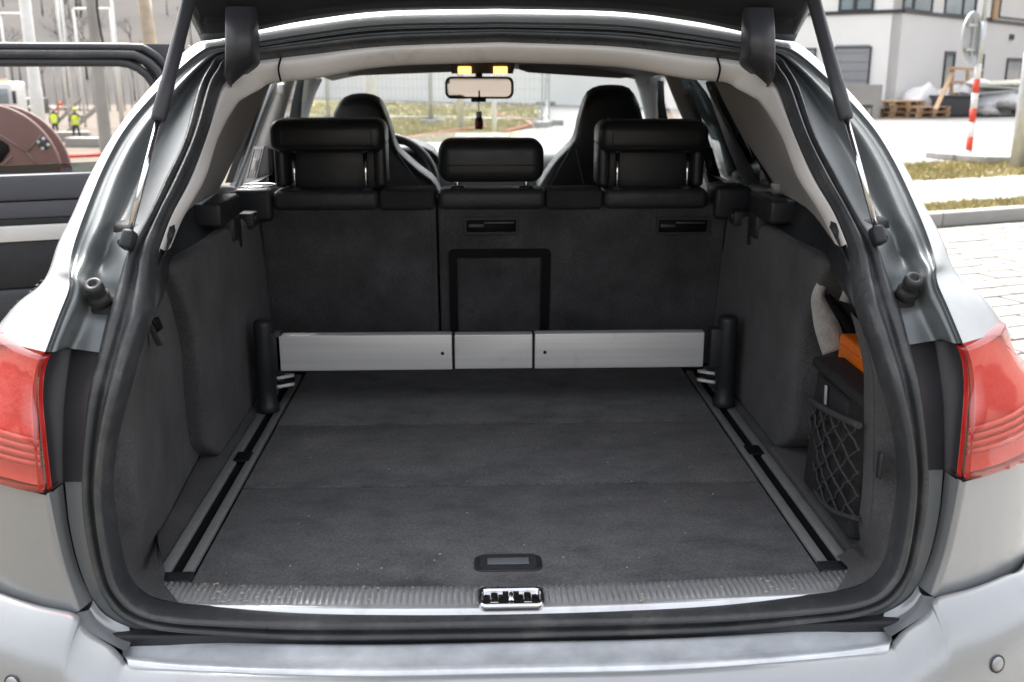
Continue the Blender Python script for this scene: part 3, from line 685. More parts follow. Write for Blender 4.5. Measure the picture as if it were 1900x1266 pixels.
# hatch in the wider backrest and two blind brackets
def sp(x, y, o=-.004): return on_seat(x, y, o)
hx0, hx1 = sp(833, 500).x, sp(1021, 500).x; hz1 = sp(930, 462).z
part(ring('hatch_frame', seatrect(hx0, hx1, .66, hz1, -.011, .012), seatrect(hx0 + .020, hx1 - .022, .655, hz1 - .020, -.011, .006), (0, .012, .0), BLK), sr)
part(plate('hatch_door', seatrect(hx0 + .024, hx1 - .026, .66, hz1 - .024, -.006, .005), (0, .008, 0), CARPET, bev=.002), sr)
for xa, xb in ((861, 962), (1217, 1316)):
    x0, x1 = sp(xa, 420).x, sp(xb, 420).x; z0, z1 = sp(xa, 435).z, sp(xa, 403).z
    br = part(ring('blind_bracket', seatrect(x0, x1, z0, z1, -.010, .004), seatrect(x0 + .006, x1 - .006, z0 + .006, z1 - .007, -.010, .002), (0, .012, 0), PLASTG), sr)
    part(plate('bracket_slot', seatrect(x0 + .004, x1 - .004, z0 + .004, z1 - .004, -.0045, .002), (0, .004, 0), BLK), sr)
    part(rbox('bracket_bar', ((x0 + x1) / 2 + .018, ys((z0 + z1) / 2) - .0085, z1 - .014), ((x1 - x0) * .55, .004, .005), .001, PLASTG), sr)
    part(rbox('bracket_tongue', (x0 + .028, ys((z0 + z1) / 2) - .0085, (z0 + z1) / 2), (.036, .004, .008), .001, PLASTG), sr)
# headrests
def headrest(x0, x1, zb, zr, zt, posts, parent_seat):
    xc = (x0 + x1) / 2; w = x1 - x0
    h = part(rbox('headrest', (xc, 1.135, (zr + zt) / 2), (w, .135, zt - zr), .026, LEATH, seg=5))
    part(rbox('headrest_lower_pad', (xc + .004, 1.185, (zb + zr) / 2 + .012), (w - .03, .07, zr - zb + .05), .02, LEATH, seg=4), h)
    part(rbox('headrest_side_pad', (x1 - .016, 1.155, (zb + zr) / 2 + .018), (.028, .10, zr - zb + .02), .012, LEATH, seg=4), h)
    part(rbox('headrest_side_pad', (x0 + .016, 1.155, (zb + zr) / 2 + .018), (.028, .10, zr - zb + .02), .012, LEATH, seg=4), h)
    part(tube('headrest_seam', [(x0 + .02, 1.0665, zr + .012), (x1 - .02, 1.0665, zr + .012)], .0012, PLASTG, seg=6), h)
    for sx_ in (x0 + .030, x1 - .030):
        part(tube('headrest_seam', [(sx_, 1.0668, zr + .016), (sx_, 1.0662, zt - .03), (sx_, 1.075, zt - .008), (sx_, 1.10, zt + .0004), (sx_, 1.17, zt + .0004)], .0011, PLASTG, seg=6), h)
    for px in posts:
        part(tube('headrest_post', [(px, 1.112, zb - .02), (px, 1.118, zr + .01)], .0048, CHROME, seg=12), h)
        part(lathe('post_guide', [(.016, 0), (.017, .003), (.014, .007), (.007, .008)], PLAST, loc=(px, 1.112, 1.100), seg=14), h)
headrest(-.508, -.248, 1.098, 1.188, 1.262, (-.462, -.298), sl)
headrest(.237, .490, 1.096, 1.186, 1.258, (.286, .450), sr)
hc = part(rbox('headrest', (-.008, 1.150, 1.166), (.244, .12, .098), .030, LEATH, seg=5))
part(tube('headrest_seam', [(-.11, 1.0885, 1.158), (.095, 1.0885, 1.158)], .0012, PLASTG, seg=6), hc)
for px in (-.087, .074):
    part(tube('headrest_post', [(px, 1.13, 1.09), (px, 1.13, 1.135)], .0058, CHROME, seg=12), hc)
    part(lathe('post_guide', [(.017, 0), (.018, .003), (.015, .007), (.007, .008)], PLAST, loc=(px, 1.13, 1.100), seg=14), hc)
part(rbox('rear_seat_cushion', (0, 1.50, .60), (1.25, .52, .16), .04, LEATH, seg=3))

# ================================================================== FRONT OF THE CABIN
def front_seat(outl, y, mirror_x=None):
    P = cat([on_y(px, py, y) for px, py in outl], 60)
    s_ = part(plate('front_seat', P, (0, .10, .02), LEATH, bev=.032, seg=4))
    return s_
f1 = front_seat([(540, 352), (575, 300), (612, 235), (619, 208), (636, 190), (661, 184), (686, 186), (704, 195), (716, 218), (727, 250), (738, 283), (775, 318), (812, 352), (812, 420), (540, 420)], 1.98)
f2 = front_seat([(998, 352), (1030, 305), (1064, 268), (1074, 232), (1086, 192), (1101, 175), (1126, 168), (1166, 170), (1184, 187), (1195, 226), (1204, 270), (1245, 320), (1262, 352), (1262, 420), (998, 420)], 1.98)
for f_, a in ((f2, [(1064, 268), (1040, 310), (1018, 352)]), (f2, [(1068, 276), (1080, 330), (1086, 352)]), (f1, [(738, 285), (770, 330), (788, 352)])):
    part(tube('seat_piping', [on_y(x, y, 1.972) for x, y in a], .0022, DASH, seg=6), f_)
# dashboard, binnacle, wheel
dp = [(2.62, .60), (2.62, .88), (2.66, 1.02), (2.72, 1.062), (2.84, 1.075), (3.02, 1.065), (3.05, .95)]
dash = part(loft('dashboard', [[Vector((x, y + .03 * (x / .7) ** 2, z)) for x in (-.72, -.5, -.25, 0, .25, .5, .72)] for y, z in catk([Vector((a, b, 0)) for a, b in dp], 3) and [(v_.x, v_.y) for v_ in catk([Vector((a, b, 0)) for a, b in dp], 3)]], DASH))
part(loft('instrument_hood', [[Vector((-.37 + .19 * math.cos(R(a)), y, 1.03 + .075 * math.sin(R(a)))) for a in range(0, 181, 15)] for y in (2.56, 2.60, 2.80)], PLAST, thick=.01), dash)
bm = bmesh.new(); NS, NT = 48, 10
wc = Vector((-.37, 2.36, .965)); wax = Vector((0, -.92, .38)).normalized(); wu = Vector((1, 0, 0)); wv = wax.cross(wu)
v = []; 
for i in range(NS):
    a = 2 * math.pi * i / NS; c = wc + (wu * math.cos(a) + wv * math.sin(a)) * .185; n = (wu * math.cos(a) + wv * math.sin(a))
    for k in range(NT):
        b = 2 * math.pi * k / NT; v.append(c + (n * math.cos(b) + wax * math.sin(b)) * .0155)
f = [(i * NT + k, ((i + 1) % NS) * NT + k, ((i + 1) % NS) * NT + (k + 1) % NT, i * NT + (k + 1) % NT) for i in range(NS) for k in range(NT)]
bm.free()
sw = part(pydata('steering_wheel', v, f, LEATH))
part(lathe('wheel_hub', [(.02, .02), (.06, .015), (.07, 0), (.06, -.03)], PLAST, loc=wc, axis=wax), sw)
for a in (0, 180, 270): part(tube('wheel_spoke', [wc + (wu * math.cos(R(a)) + wv * math.sin(R(a))) * .05, wc + (wu * math.cos(R(a)) + wv * math.sin(R(a))) * .18], [.022, .014], PLASTG), sw)
# windscreen and its pillars
wt = [(2.43, 1.335), (3.03, 1.055)]
def wsx(z): return .56 + (1.335 - z) * .62
ws_rows = [[Vector((wsx(z) * u, y + .10 * (1 - u * u), z)) for u in (-1, -.6, -.2, .2, .6, 1)] for y, z in ((2.38, 1.372), (2.60, 1.250), (2.80, 1.15), (3.02, 1.055))]
part(loft('windscreen', ws_rows, GLASS))
PILL = mat('light_pillar_trim', (.46, .46, .44), .6, 0, .05, 8, bump=.05)
for s in (1, -1):
    o1 = [(1178, 146), (1186, 165), (1194, 195), (1202, 235), (1212, 300)] if s > 0 else [(597, 146), (585, 170), (575, 200), (568, 230), (560, 300)]
    o2 = [(1226, 138), (1226, 165), (1222, 195), (1226, 235), (1232, 300)] if s > 0 else [(565, 136), (562, 165), (556, 200), (548, 230), (540, 300)]
    a_ = [on_y(x, y, 2.44 + .10 * i) for i, (x, y) in enumerate(o1)]; b_ = [on_y(x, y, 2.40 + .10 * i) for i, (x, y) in enumerate(o2)]
    m_ = [p.lerp(q, .5) + Vector((0, -.02, 0)) for p, q in zip(a_, b_)]
    part(loft('windscreen_pillar', smoothrows([a_, m_, b_], 3), PILL, thick=.012))
    # dark door-frame upright in front of the front side window
    o = [(1222, 150, 1232, 150), (1220, 190, 1234, 190), (1222, 235, 1242, 235)] if s > 0 else [(551, 146, 564, 140), (541, 190, 560, 180), (534, 232, 556, 232)]
    part(plate('front_window_frame', [on_y(a, b, 2.33) for a, b, c, d in o] + [on_y(c, d, 2.33) for a, b, c, d in reversed(o)], (0, .03, 0), PLAST, bev=.004))
# visors, console with its lamps, mirror
VIS = mat('grey_visor', (.26, .265, .26), .8, 0, .05, 8, bump=.1, bscale=300)
for pts in ([(640, 128), (850, 112), (852, 128), (838, 135), (655, 142), (645, 140)], [(962, 112), (1180, 132), (1188, 142), (1150, 147), (980, 136), (962, 130)]):
    part(plate('sun_visor', [on_y(x, y, 2.34) for x, y in pts], (0, .02, .008), VIS, bev=.006, seg=3))
con = part(plate('roof_console', [on_y(x, y, 2.25) for x, y in ((832, 112), (958, 112), (952, 137), (838, 137))], (0, .10, 0), mat('console_grey', (.13, .13, .13), .6), bev=.006))
for xa, xb in ((850, 874), (916, 941)):
    part(plate('reading_lamp', [on_y(x, y, 2.246) for x, y in ((xa, 124), (xb, 124), (xb, 137), (xa, 137))], (0, .004, 0), AMBER, bev=.0012), con)
mc = on_y(889, 163, 2.22); mn = Vector((-.075, -.996, .004)).normalized(); mu = Vector((0, 0, 1)).cross(mn).normalized() * -1; mw = mn.cross(mu)
mu = Vector((.996, -.075, 0)).normalized(); mw = mn.cross(mu) * (1 if mn.cross(mu).z > 0 else -1)
mi = part(plate('rear_view_mirror', rrect(mc, mu, mw, .114, .036, .022), -mn * .03, PLASTG, bev=.004))
part(plate('mirror_face', rrect(mc + mn * .0015, mu, mw, .106, .029, .017), -mn * .001, MIRR, smooth=False), mi)
part(rbox('mirror_sensor', mc + Vector((-.002, 0, -.040)), (.05, .02, .012), .004, PLASTG), mi)
part(tube('mirror_stalk', [mc + Vector((0, .02, 0)), mc + Vector((0, .06, .05)), mc + Vector((0, .10, .07))], .012, PLASTG), mi)

# ---- side pillars with their air vents, side windows
def pillar(L, Rr, y, s):
    P = [on_y(px, py, y) for px, py in L]; Q = [on_y(px, py, y) for px, py in Rr]
    m_ = [a.lerp(b, .5) + Vector((0, -.025, 0)) for a, b in zip(P, Q)]
    return part(loft('centre_pillar', smoothrows([[p + Vector((0, .05, 0)) for p in P], P, m_, Q, [p + Vector((0, .05, 0)) for p in Q]], 3), BEIGE if s < 0 else TAUPE))
pl = pillar([(518, 148), (486, 225), (456, 300), (440, 352)], [(545, 140), (520, 225), (500, 300), (487, 352)], 1.92, -1)
pr = pillar([(1238, 140), (1262, 200), (1290, 262), (1318, 352)], [(1275, 146), (1300, 215), (1322, 280), (1346, 352)], 1.92, 1)
def vent(q, y, parent, m):
    P = [on_y(px, py, y) for px, py in q]
    part(ring('air_vent', P, [p.lerp(sum(P, Vector()) / 4, .16) for p in P], (0, .02, 0), m), parent)
    part(plate('vent_cavity', [p + Vector((0, .008, 0)) for p in P], (0, .004, 0), BLK), parent)
    for t in (.28, .5, .72):
        a = P[0].lerp(P[1], t); b = P[3].lerp(P[2], t)
        part(tube('vent_slat', [a + Vector((0, .004, 0)), b + Vector((0, .004, 0))], .0032, m, seg=6), parent)
    c = sum(P, Vector()) / 4
    part(rbox('vent_tab', c + Vector((0, -.004, 0)), (.012, .01, .035), .003, m, rot=ry(R(14))), parent)
vent([(471, 272), (490, 272), (474, 337), (455, 337)], 1.88, pl, BEIGE)
vent([(1302, 276), (1322, 274), (1338, 335), (1316, 340)], 1.88, pr, PLASTG)
for s, (x, y) in ((-1, (522, 165)), (1, (1272, 172))):
    part(rbox('coat_hook', on_y(x, y, 1.885), (.022, .02, .032), .007, BEIGE if s < 0 else TAUPE), pl if s < 0 else pr)
# bright door-opening bars and dark seal on the left, seen through the open doorway
for a, b, c, d, m, n, y in (((503, 152), (511, 150), (434, 352), (422, 352), PAINT, 'door_pillar_skin', 1.88), ((512, 150), (519, 148), (444, 352), (435, 352), PAINT, 'door_pillar_skin', 1.90), ((478, 168), (498, 152), (431, 340), (417, 340), PLAST, 'doorway_seal', 1.70)):
    P = [on_y(*q, y) for q in (a, b, c, d)]
    part(plate(n, P, (0, .05, 0), m, bev=.004))
part(plate('seat_belt', [on_y(x, y, 1.86) for x, y in ((497, 275), (508, 278), (513, 350), (499, 350))], (0, .003, 0), BLK))
# right rear door, closed: dark frame and privacy glass
def side_pt(px, py, o=0.0):   # inner side plane running from the boot pillar to the centre pillar
    p0 = Vector((.60, 1.0, 1.12)); p1 = Vector((.74, 1.95, 1.12)); d = (p1 - p0).normalized(); n = d.cross(Vector((-.42, 0, .9)).normalized()).normalized()
    return on_plane(px, py, p0 + n * o, n)
DF = [(1268, 146), (1306, 150), (1400, 345), (1340, 352)]
part(plate('rear_door_frame', [side_pt(*p) for p in DF], (.03, 0, 0), PLAST, bev=.004))
part(plate('rear_door_frame', [side_pt(*p, .0) for p in ((1304, 152), (1312, 152), (1414, 345), (1400, 345))], (.012, 0, 0), LEATHC, bev=.002))
part(plate('rear_door_glass', [side_pt(*p) for p in ((1311, 151), (1326, 152), (1432, 350), (1411, 350))], (.004, 0, 0), TGLASS, smooth=False))
part(plate('rear_door_sill', [side_pt(*p) for p in ((1340, 343), (1395, 330), (1432, 343), (1436, 366), (1340, 372))], (.05, 0, 0), PILL, bev=.006))
# side glass and lower sides of the cabin
for s in (1, -1):
    part(loft('quarter_glass', [[Vector((s * x, y, z)) for y in (.66, 1.15)] for x, z in ((.69, 1.04), (.65, 1.15), (.57, 1.30), (.53, 1.37))], TGLASS))
    part(loft('front_door_glass', [[Vector((s * x, y, z)) for y in (1.98, 2.75)] for x, z in ((.80, 1.03), (.745, 1.15), (.66, 1.30), (.61, 1.37))], GLASS))
    part(loft('shoulder', [[Vector((s * x, y, z + .004 * y)) for y in (.36, .6, 1.0, 1.9 if s < 0 else 2.0, 2.2, 2.8, 3.3)] for x, z in ((.66, 1.055), (.72, 1.035), (.76, .985))], PAINT))
    part(loft('front_door_lining', [[Vector((s * x, y, z)) for y in (1.95, 3.0)] for x, z in ((.80, 1.03), (.76, .98), (.76, .5))], PLASTG, thick=.01))
    part(loft('cant_rail', [[Vector((s * (x - .10 * (1 - sm(.55, 1.25, y))), y, z + .03 * math.sin((y - .6) / 1.8 * math.pi))) for y in (.66, .98, 1.3, 1.6, 2.0, 2.45)] for x, z in ((.50, 1.385), (.54, 1.362), (.60, 1.352), (.61, 1.40), (.57, 1.425))], PAINT))
part(loft('rear_door_window', [[Vector((x, y, z)) for y in (1.17, 1.96)] for x, z in ((.74, 1.04), (.70, 1.15), (.61, 1.30), (.565, 1.37))], TGLASS))
part(loft('rear_door_skin', [[Vector((x, y, z)) for y in (1.1, 1.95)] for x, z in ((.80, 1.03), (.74, .98), (.74, .5))], PLASTG, thick=.01))
part(rbox('cabin_floor', (0, 2.2, .36), (1.5, 2.1, .04), .01, CARPET))

# ---- left rear door, standing open
hp = Vector((-.90, 1.86, 0)); hdv = Vector((-.945, -.327, 0)).normalized(); hn = Vector((hdv.y, -hdv.x, 0)); hn = hn if hn.y < 0 else -hn   # hn faces the camera side
def dpt(px, py, o=0.0): return on_plane(px, py, hp + hn * o, hn)
def dl(t, z, o=0.0): return hp + hdv * t + Vector((0, 0, z)) + hn * o
door = part(plate('rear_door', [dl(-.02, .32), dl(.92, .32), dl(1.02, .60), dl(1.02, 1.02), dl(-.02, 1.02)], -hn * .10, PAINT, bev=.02, seg=3))
zt_ = dpt(100, 80).z; zi_ = dpt(100, 124).z
def dstrip(pxa, pxb, o, m, name, dep=.02, bev=.004):
    za = dpt(60, pxa).z; zb = dpt(60, pxb).z
    part(plate(name, [dl(-.01, za, o), dl(1.0, za, o), dl(1.0, zb, o), dl(-.01, zb, o)], -hn * dep, m, bev=bev), door)
dstrip(322, 369, .045, mat('door_pad_grey', (.085, .087, .102), .5, 0, .08, 8, bump=.05), 'door_top_pad', .06, .008)
dstrip(371, 401, .040, MATS['door_pad_grey'], 'door_upper_trim', .05)
dstrip(401, 415, .030, PLAST, 'door_recess', .04)
dstrip(415, 443, .046, BEIGE, 'door_trim_strip', .05, .003)
dstrip(443, 530, .036, PLAST, 'door_panel', .05, .006)
dstrip(530, 640, .050, PLASTG, 'door_armrest', .06, .02)
# window frame: rounded inner corner
zlow = 1.02
inn_ = [dl(.96, zlow - .02), dl(.99, zi_), dl(.10, zi_)] 
def frame_path(zo, tr, r):
    pts = [dl(.98, zo)] + [dl(t, zo) for t in (.8, .6, .4)]
    pts += [dl(tr + r - r * math.sin(R(a)), zo - r + r * math.cos(R(a))) for a in range(0, 91, 15)]
    pts += [dl(tr - .06 * t, zo - r - (zo - r - zlow) * t) for t in (.4, .8, 1.0)]
    return pts
tr = (dpt(282, 160) - hp).dot(hdv)
for k, (dz, dt, o, rad) in enumerate(((.012, .012, .012, .0125), (.034, .034, .020, .0125), (.054, .054, .012, .0115))):
    part(tube('window_seal', cat([p + hn * o for p in frame_path(zi_ + dz, tr - dt, .10)], 44), rad, PLASTG if k != 1 else RUB, seg=10), door)
part(plate('window_frame', [dl(1.0, zt_), dl(tr - .10, zt_), dl(tr - .16, 1.02), dl(tr - .08, 1.02), dl(tr - .03, zi_ - .06), dl(tr + .02, zi_ + .005), dl(tr + .12, zi_ + .03), dl(1.0, zi_ + .03)], -hn * .03, PLASTG, bev=.004), door)
ga = dpt(0, 307); gb = dpt(185, 301)
part(plate('door_window', [dl((ga - hp).dot(hdv) + .3, ga.z - .006), dl(-.0, gb.z + .005), dl(-.0, 1.0), dl((ga - hp).dot(hdv) + .3, 1.0)], -hn * .005, DGLASS, smooth=False), door)

# ================================================================== THINGS IN THE BOOT
bar = empty('cargo_bar', (0, .86, FZ)); BL = Vector((0, .86, FZ))
tag(bar, 'telescopic silver aluminium cargo bar spanning the boot between two black end posts', 'cargo bar')
def bpart(o):
    o.parent = bar; o.matrix_parent_inverse = Matrix.Translation(-BL); return o
yb = on_z(490, 768, FZ).y; print('bar y', yb)
zt2 = on_y(513, 624, yb - .015).z; zb2 = on_y(513, 689, yb - .015).z
zt3 = on_y(1305, 617, yb - .015).z; zb3 = on_y(1305, 682, yb - .015).z
zt2 = (zt2 + zt3) / 2; zb2 = (zb2 + zb3) / 2
def seg_(xa, xb, grow=0.0):
    x0 = on_y(xa, 655, yb - .015).x; x1 = on_y(xb, 652, yb - .015).x
    o_ = rrect(((x0 + x1) / 2, yb - .015, (zt2 + zb2) / 2), (1, 0, 0), (0, 0, 1), (x1 - x0) / 2, (zt2 - zb2) / 2 + grow, .002, 2)
    return bpart(plate('bar_section', o_, (0, .030 + grow, 0), ALU, bev=.004, seg=3))
seg_(512, 839); seg_(843.5, 988, -.001); seg_(992, 1306)
zm = (zt2 + zb2) / 2
for xa in (841, 990): bpart(rbox('bar_joint', (on_y(xa, 650, yb - .013).x, yb, zm), (.005, .027, zt2 - zb2 - .003), .001, BLK))
for xa, ya in ((821, 656), (1011, 654)):
    c = on_y(xa, ya, yb - .0155); bpart(lathe('bar_screw', [(.001, .001), (.0035, .001), (.0038, 0)], BLK, loc=c, seg=12, axis=(0, -1, 0)))
xl = on_z(490, 768, FZ).x; xr = on_z(1327, 757, FZ).x; xs_ = (xr - xl) / 2; print('posts', xl, xr)
for s in (1, -1):
    px_ = s * .503
    ht = .206
    pst = bpart(lathe('end_post', [(.019, .0), (.0235, .002), (.0245, .010), (.0235, .018), (.0205, .022), (.0205, .058), (.0215, .060), (.0215, ht - .012), (.0205, ht - .004), (.017, ht)], PLAST, loc=(px_, yb, FZ + .006), seg=24))
    o = rbox('post_bracket', (px_ - s * .022, yb, zm + .002), (.034, .030, zt2 - zb2 + .010), .004, PLAST); bpart(o)
    for dz, m in ((.022, WHITEP), (.012, BLK), (.002, WHITEP)):
        pth = cat([(px_ - s * .018, yb + .012, FZ + .055 + dz), (px_ - s * .045, yb + .022, FZ + .057 + dz), (px_ - s * .052, yb + .04, FZ + .054 + dz), (px_ - s * .03, yb + .05, FZ + .052 + dz)], 10)
        a_ = [p + Vector((0, 0, .0035)) for p in pth]; b_ = [p - Vector((0, 0, .0035)) for p in pth]
        bpart(loft('strap_loop', [a_, b_], m, thick=.002))
# pouch, orange case, strap and net in the niche
pc = Vector((.585, .34, .775))
pouch = empty('black_pouch', (.585, .34, .655)); tag(pouch, 'black fabric pouch with a small grey tag held behind the luggage net', 'pouch')
def ppart(o): o.parent = pouch; o.matrix_parent_inverse = Matrix.Translation(-Vector((.585, .34, .655))); return o
BAGF = mat('black_bag_fabric', (.018, .018, .019), .75, 0, .3, 40, bump=.4, bscale=250)
ppart(rbox('pouch_body', (.560, .275, .778), (.052, .235, .235), .014, BAGF, rot=ry(R(3)), seg=3))
ppart(rbox('pouch_flap', (.560, .275, .887), (.058, .242, .020), .008, BAGF, rot=ry(R(3)), seg=3))
ppart(rbox('front_pocket', (.537, .29, .800), (.02, .14, .15), .007, BAGF, rot=ry(R(3)), seg=3))
tg_ = on_x(1532, 733, .525)
ppart(rbox('pouch_tag', tg_, (.003, .008, .032), .001, mat('grey_tag', (.45, .45, .46), .5), rot=rx(R(-6))))
case = empty('orange_case', (.625, .27, .655)); tag(case, 'orange plastic emergency case standing upright behind the black pouch', 'case')
def opart(o): o.parent = case; o.matrix_parent_inverse = Matrix.Translation(-Vector((.625, .27, .655))); return o
opart(rbox('case_body', (.612, .287, .788), (.040, .31, .275), .007, ORANGE, seg=3))
opart(rbox('case_lid', (.5905, .287, .79), (.004, .28, .24), .0015, ORANGE, seg=2))
opart(rbox('case_label', (.5875, .215, .880), (.002, .022, .022), .0005, WHITEP))
# fleece strap: a loop sewn to the lining
sp_ = [on_y(x, y, .447) for x, y in ((1567, 560), (1574, 540), (1572, 516), (1552, 508), (1530, 522), (1517, 550), (1524, 580), (1535, 610), (1548, 650))]
pth = cat(sp_, 40); wdt = [ .010 + .012 * sm(.45, .85, i / 39) for i in range(40)]
rows = [[], [], []]
for i, p in enumerate(pth):
    t = (pth[min(i + 1, 39)] - pth[max(i - 1, 0)]).normalized(); n = Vector((0, 1, 0)).cross(t).normalized()
    rows[0].append(p + n * wdt[i]); rows[1].append(p + Vector((0, -.004, 0))); rows[2].append(p - n * wdt[i])
strap = part(loft('fleece_strap', rows, STRAPG, thick=.005))
bk = [on_y(x, y, .458) for x, y in ((1528, 552), (1545, 572), (1560, 590), (1574, 612), (1580, 640))]
part(tube('strap_backing', cat(bk, 16), .012, BLK, seg=8))
# net: rows of knotted diamonds hung from an elastic rim
net = empty('luggage_net', (0, 0, 0)); net.parent = car; net.matrix_parent_inverse = Matrix.Translation(-Vector((0, 1.6, 0)))
NA, NB = on_x(1503, 742, .528), on_x(1594, 790, .512)      # rim from the wheel arch to the pillar
BA, BB = on_x(1500, 880, .540), on_x(1590, 962, .528)
def netp(u, w):
    a = NA.lerp(NB, u); b = BA.lerp(BB, u); p = a.lerp(b, w)
    p.x -= .012 * math.sin(math.pi * min(1, max(0, u))) * (0.4 + .9 * w * (1.2 - w)); p.z -= .018 * math.sin(math.pi * u) * w
    return p
rim = part(tube('net_rim', [netp(i / 20, 0) for i in range(21)], .0055, NETM, seg=8), net)
NU, NW = 4, 8; v = []; f = []
def addtube(path, r, sg=5):
    up = Vector((1, 0, 0)); base = len(v); n = len(path)
    for i, p in enumerate(path):
        t = (path[min(i + 1, n - 1)] - path[max(i - 1, 0)]).normalized(); sd_ = t.cross(up).normalized(); uu = sd_.cross(t)
        for k in range(sg): a = 2 * math.pi * k / sg; v.append(p + (uu * math.cos(a) + sd_ * math.sin(a)) * r)
    for i in range(n - 1):
        for k in range(sg): f.append((base + i * sg + k, base + i * sg + (k + 1) % sg, base + (i + 1) * sg + (k + 1) % sg, base + (i + 1) * sg + k))
for i in range(-NW, NU + NW + 1):
    for sgn in (1, -1):
        pts = []
        for k in range(NW * 4 + 1):
            w = k / (NW * 4); ph = (k / 4.0); u = (i + sgn * (ph * .5)) / NU
            u += .012 * math.sin(ph * math.pi * 2) * sgn
            if -0.001 <= u <= 1.001: pts.append(netp(u, w) + Vector((.001 * math.sin(k * 1.7 + i), .0018 * math.sin(k * .9 + i * 2.1), .0018 * math.sin(k * .6 + i * 1.3))))
            elif pts: break
        if len(pts) > 2: addtube(pts, .0019)
part(pydata('net_mesh', v, f, NETM), net)
for i in range(NU + 1):
    for w in range(1, NW):
        u = (i + (.5 if w % 2 else 0)) / NU
        if u <= 1: part(lathe('net_knot', [(.0012, -.0032), (.0030, -.001), (.0030, .001), (.0012, .0032)], NETM, loc=netp(u, w / NW), seg=6), net)
part(tube('net_hem', [netp(i / 20, 1.0) for i in range(21)], .0042, NETM, seg=8), net)
# scented bottle hanging from the mirror
bl = on_y(889, 240, 2.20)
bot = empty('hanging_bottle', bl); tag(bot, 'small brown scent bottle with white cap hanging from the rear-view mirror', 'bottle')
def hpart(o): o.parent = bot; o.matrix_parent_inverse = Matrix.Translation(-bl); return o
hpart(lathe('bottle_body', [(.010, 0), (.0135, .002), (.0138, .030), (.012, .036), (.008, .040)], BROWNL, loc=bl, seg=16))
hpart(lathe('bottle_label', [(.0141, .008), (.0142, .0082), (.0142, .026), (.0141, .0262)], mat('maroon_print', (.22, .05, .045), .5, 0, .6, 180), loc=bl, seg=16))
hpart(lathe('bottle_cap', [(.009, .039), (.010, .041), (.010, .056), (.006, .058)], WHITEP, loc=bl, seg=16))
hpart(tube('cord', [bl + Vector((0, 0, .056)), bl + Vector((0, 0, .125))], .0016, BLK, seg=6))
# ================================================================== THE PLACE
def gz(x, y):
    z = -2.6 * sm(.16 * y + .5, .24 * y + 2.2, -x) * sm(9, 40, y)
    z += -1.3 * sm(60, 138, y) * sm(.16 * y, .24 * y + 3, -x)
    return z
def on_ground(px, py): return hit(px, py, lambda p: p.z - gz(p.x, p.y), 2.0, 900)
CONC = mat('pale_concrete', (.31, .302, .287), .85, 0, .12, 1.5, bump=.25, bscale=30, dirt=.15, dirtcol=(.28, .26, .22), dscale=.8)
ROADM = mat('pale_asphalt', (.22, .218, .215), .9, 0, .10, .5, bump=.3, bscale=60, dirt=.15, dirtcol=(.18, .177, .173), dscale=.35)
EARTH = mat('dry_earth', (.085, .065, .046), .95, 0, .35, .25, bump=.5, bscale=6, col2=(.13, .105, .080))
GRASSM = mat('dry_grass_soil', (.20, .165, .09), .95, 0, .3, 1.8, bump=.6, bscale=25, col2=(.30, .255, .15))
BLADE = mat('grass_blade', (.20, .18, .06), .7, 0, .4, 3.0, col2=(.40, .335, .16))
HILLM = mat('scrub_hillside', (.036, .031, .028), 1.0, 0, .3, .06, bump=.4, bscale=1.0, col2=(.062, .055, .050))
PAVM = mat('paver_concrete', (.245, .235, .219), .85, 0, .16, 3.0, bump=.35, bscale=60, dirt=.12, dirtcol=(.27, .25, .21), dscale=2.0)
JOINT = mat('paver_joint', (.085, .072, .05), .95, 0, .3, 4, bump=.4, bscale=60)
xsg = [-260, -180, -130, -100, -80, -65, -55, -48, -42, -37, -33, -30, -27, -24, -22, -20, -18, -16, -14, -12, -11, -10, -9, -8, -7, -6, -5, -4, -3, -2, 0, 4, 10, 20, 40, 90, 260]
ysg = [-260, -100, -30, 0, 4, 7, 9, 11, 13, 15, 17, 19, 21, 23, 25, 28, 31, 34, 38, 42, 46, 50, 55, 60, 66, 72, 80, 90, 100, 115, 130, 145, 160, 200, 300, 500]
tag(pydata('ground', [(x, y, gz(x, y)) for y in ysg for x in xsg], gridfaces(len(ysg), len(xsg)), EARTH), kind='structure')
hv = []; hxs = [-420 + 20 * i for i in range(43)]; hys = [142, 155, 170, 190, 215, 245, 280, 320, 370, 430]
for y in hys:
    for x in hxs:
        t = (y - 142) / 288; hv.append((x, y, -4.5 + 62 * t ** 1.15 * (.35 + .65 * sm(60, -60, x)) + 2.5 * math.sin(x * .05 + y * .03) * t * 2 + 1.2 * math.sin(x * .13) * t))
tag(pydata('hillside', hv, gridfaces(len(hys), len(hxs)), HILLM), kind='structure')
def sheet(name, pts, z, m, kind='structure'):
    return tag(pydata(name, [(p[0], p[1], z) for p in pts], [tuple(range(len(pts)))], m, smooth=False), kind=kind)
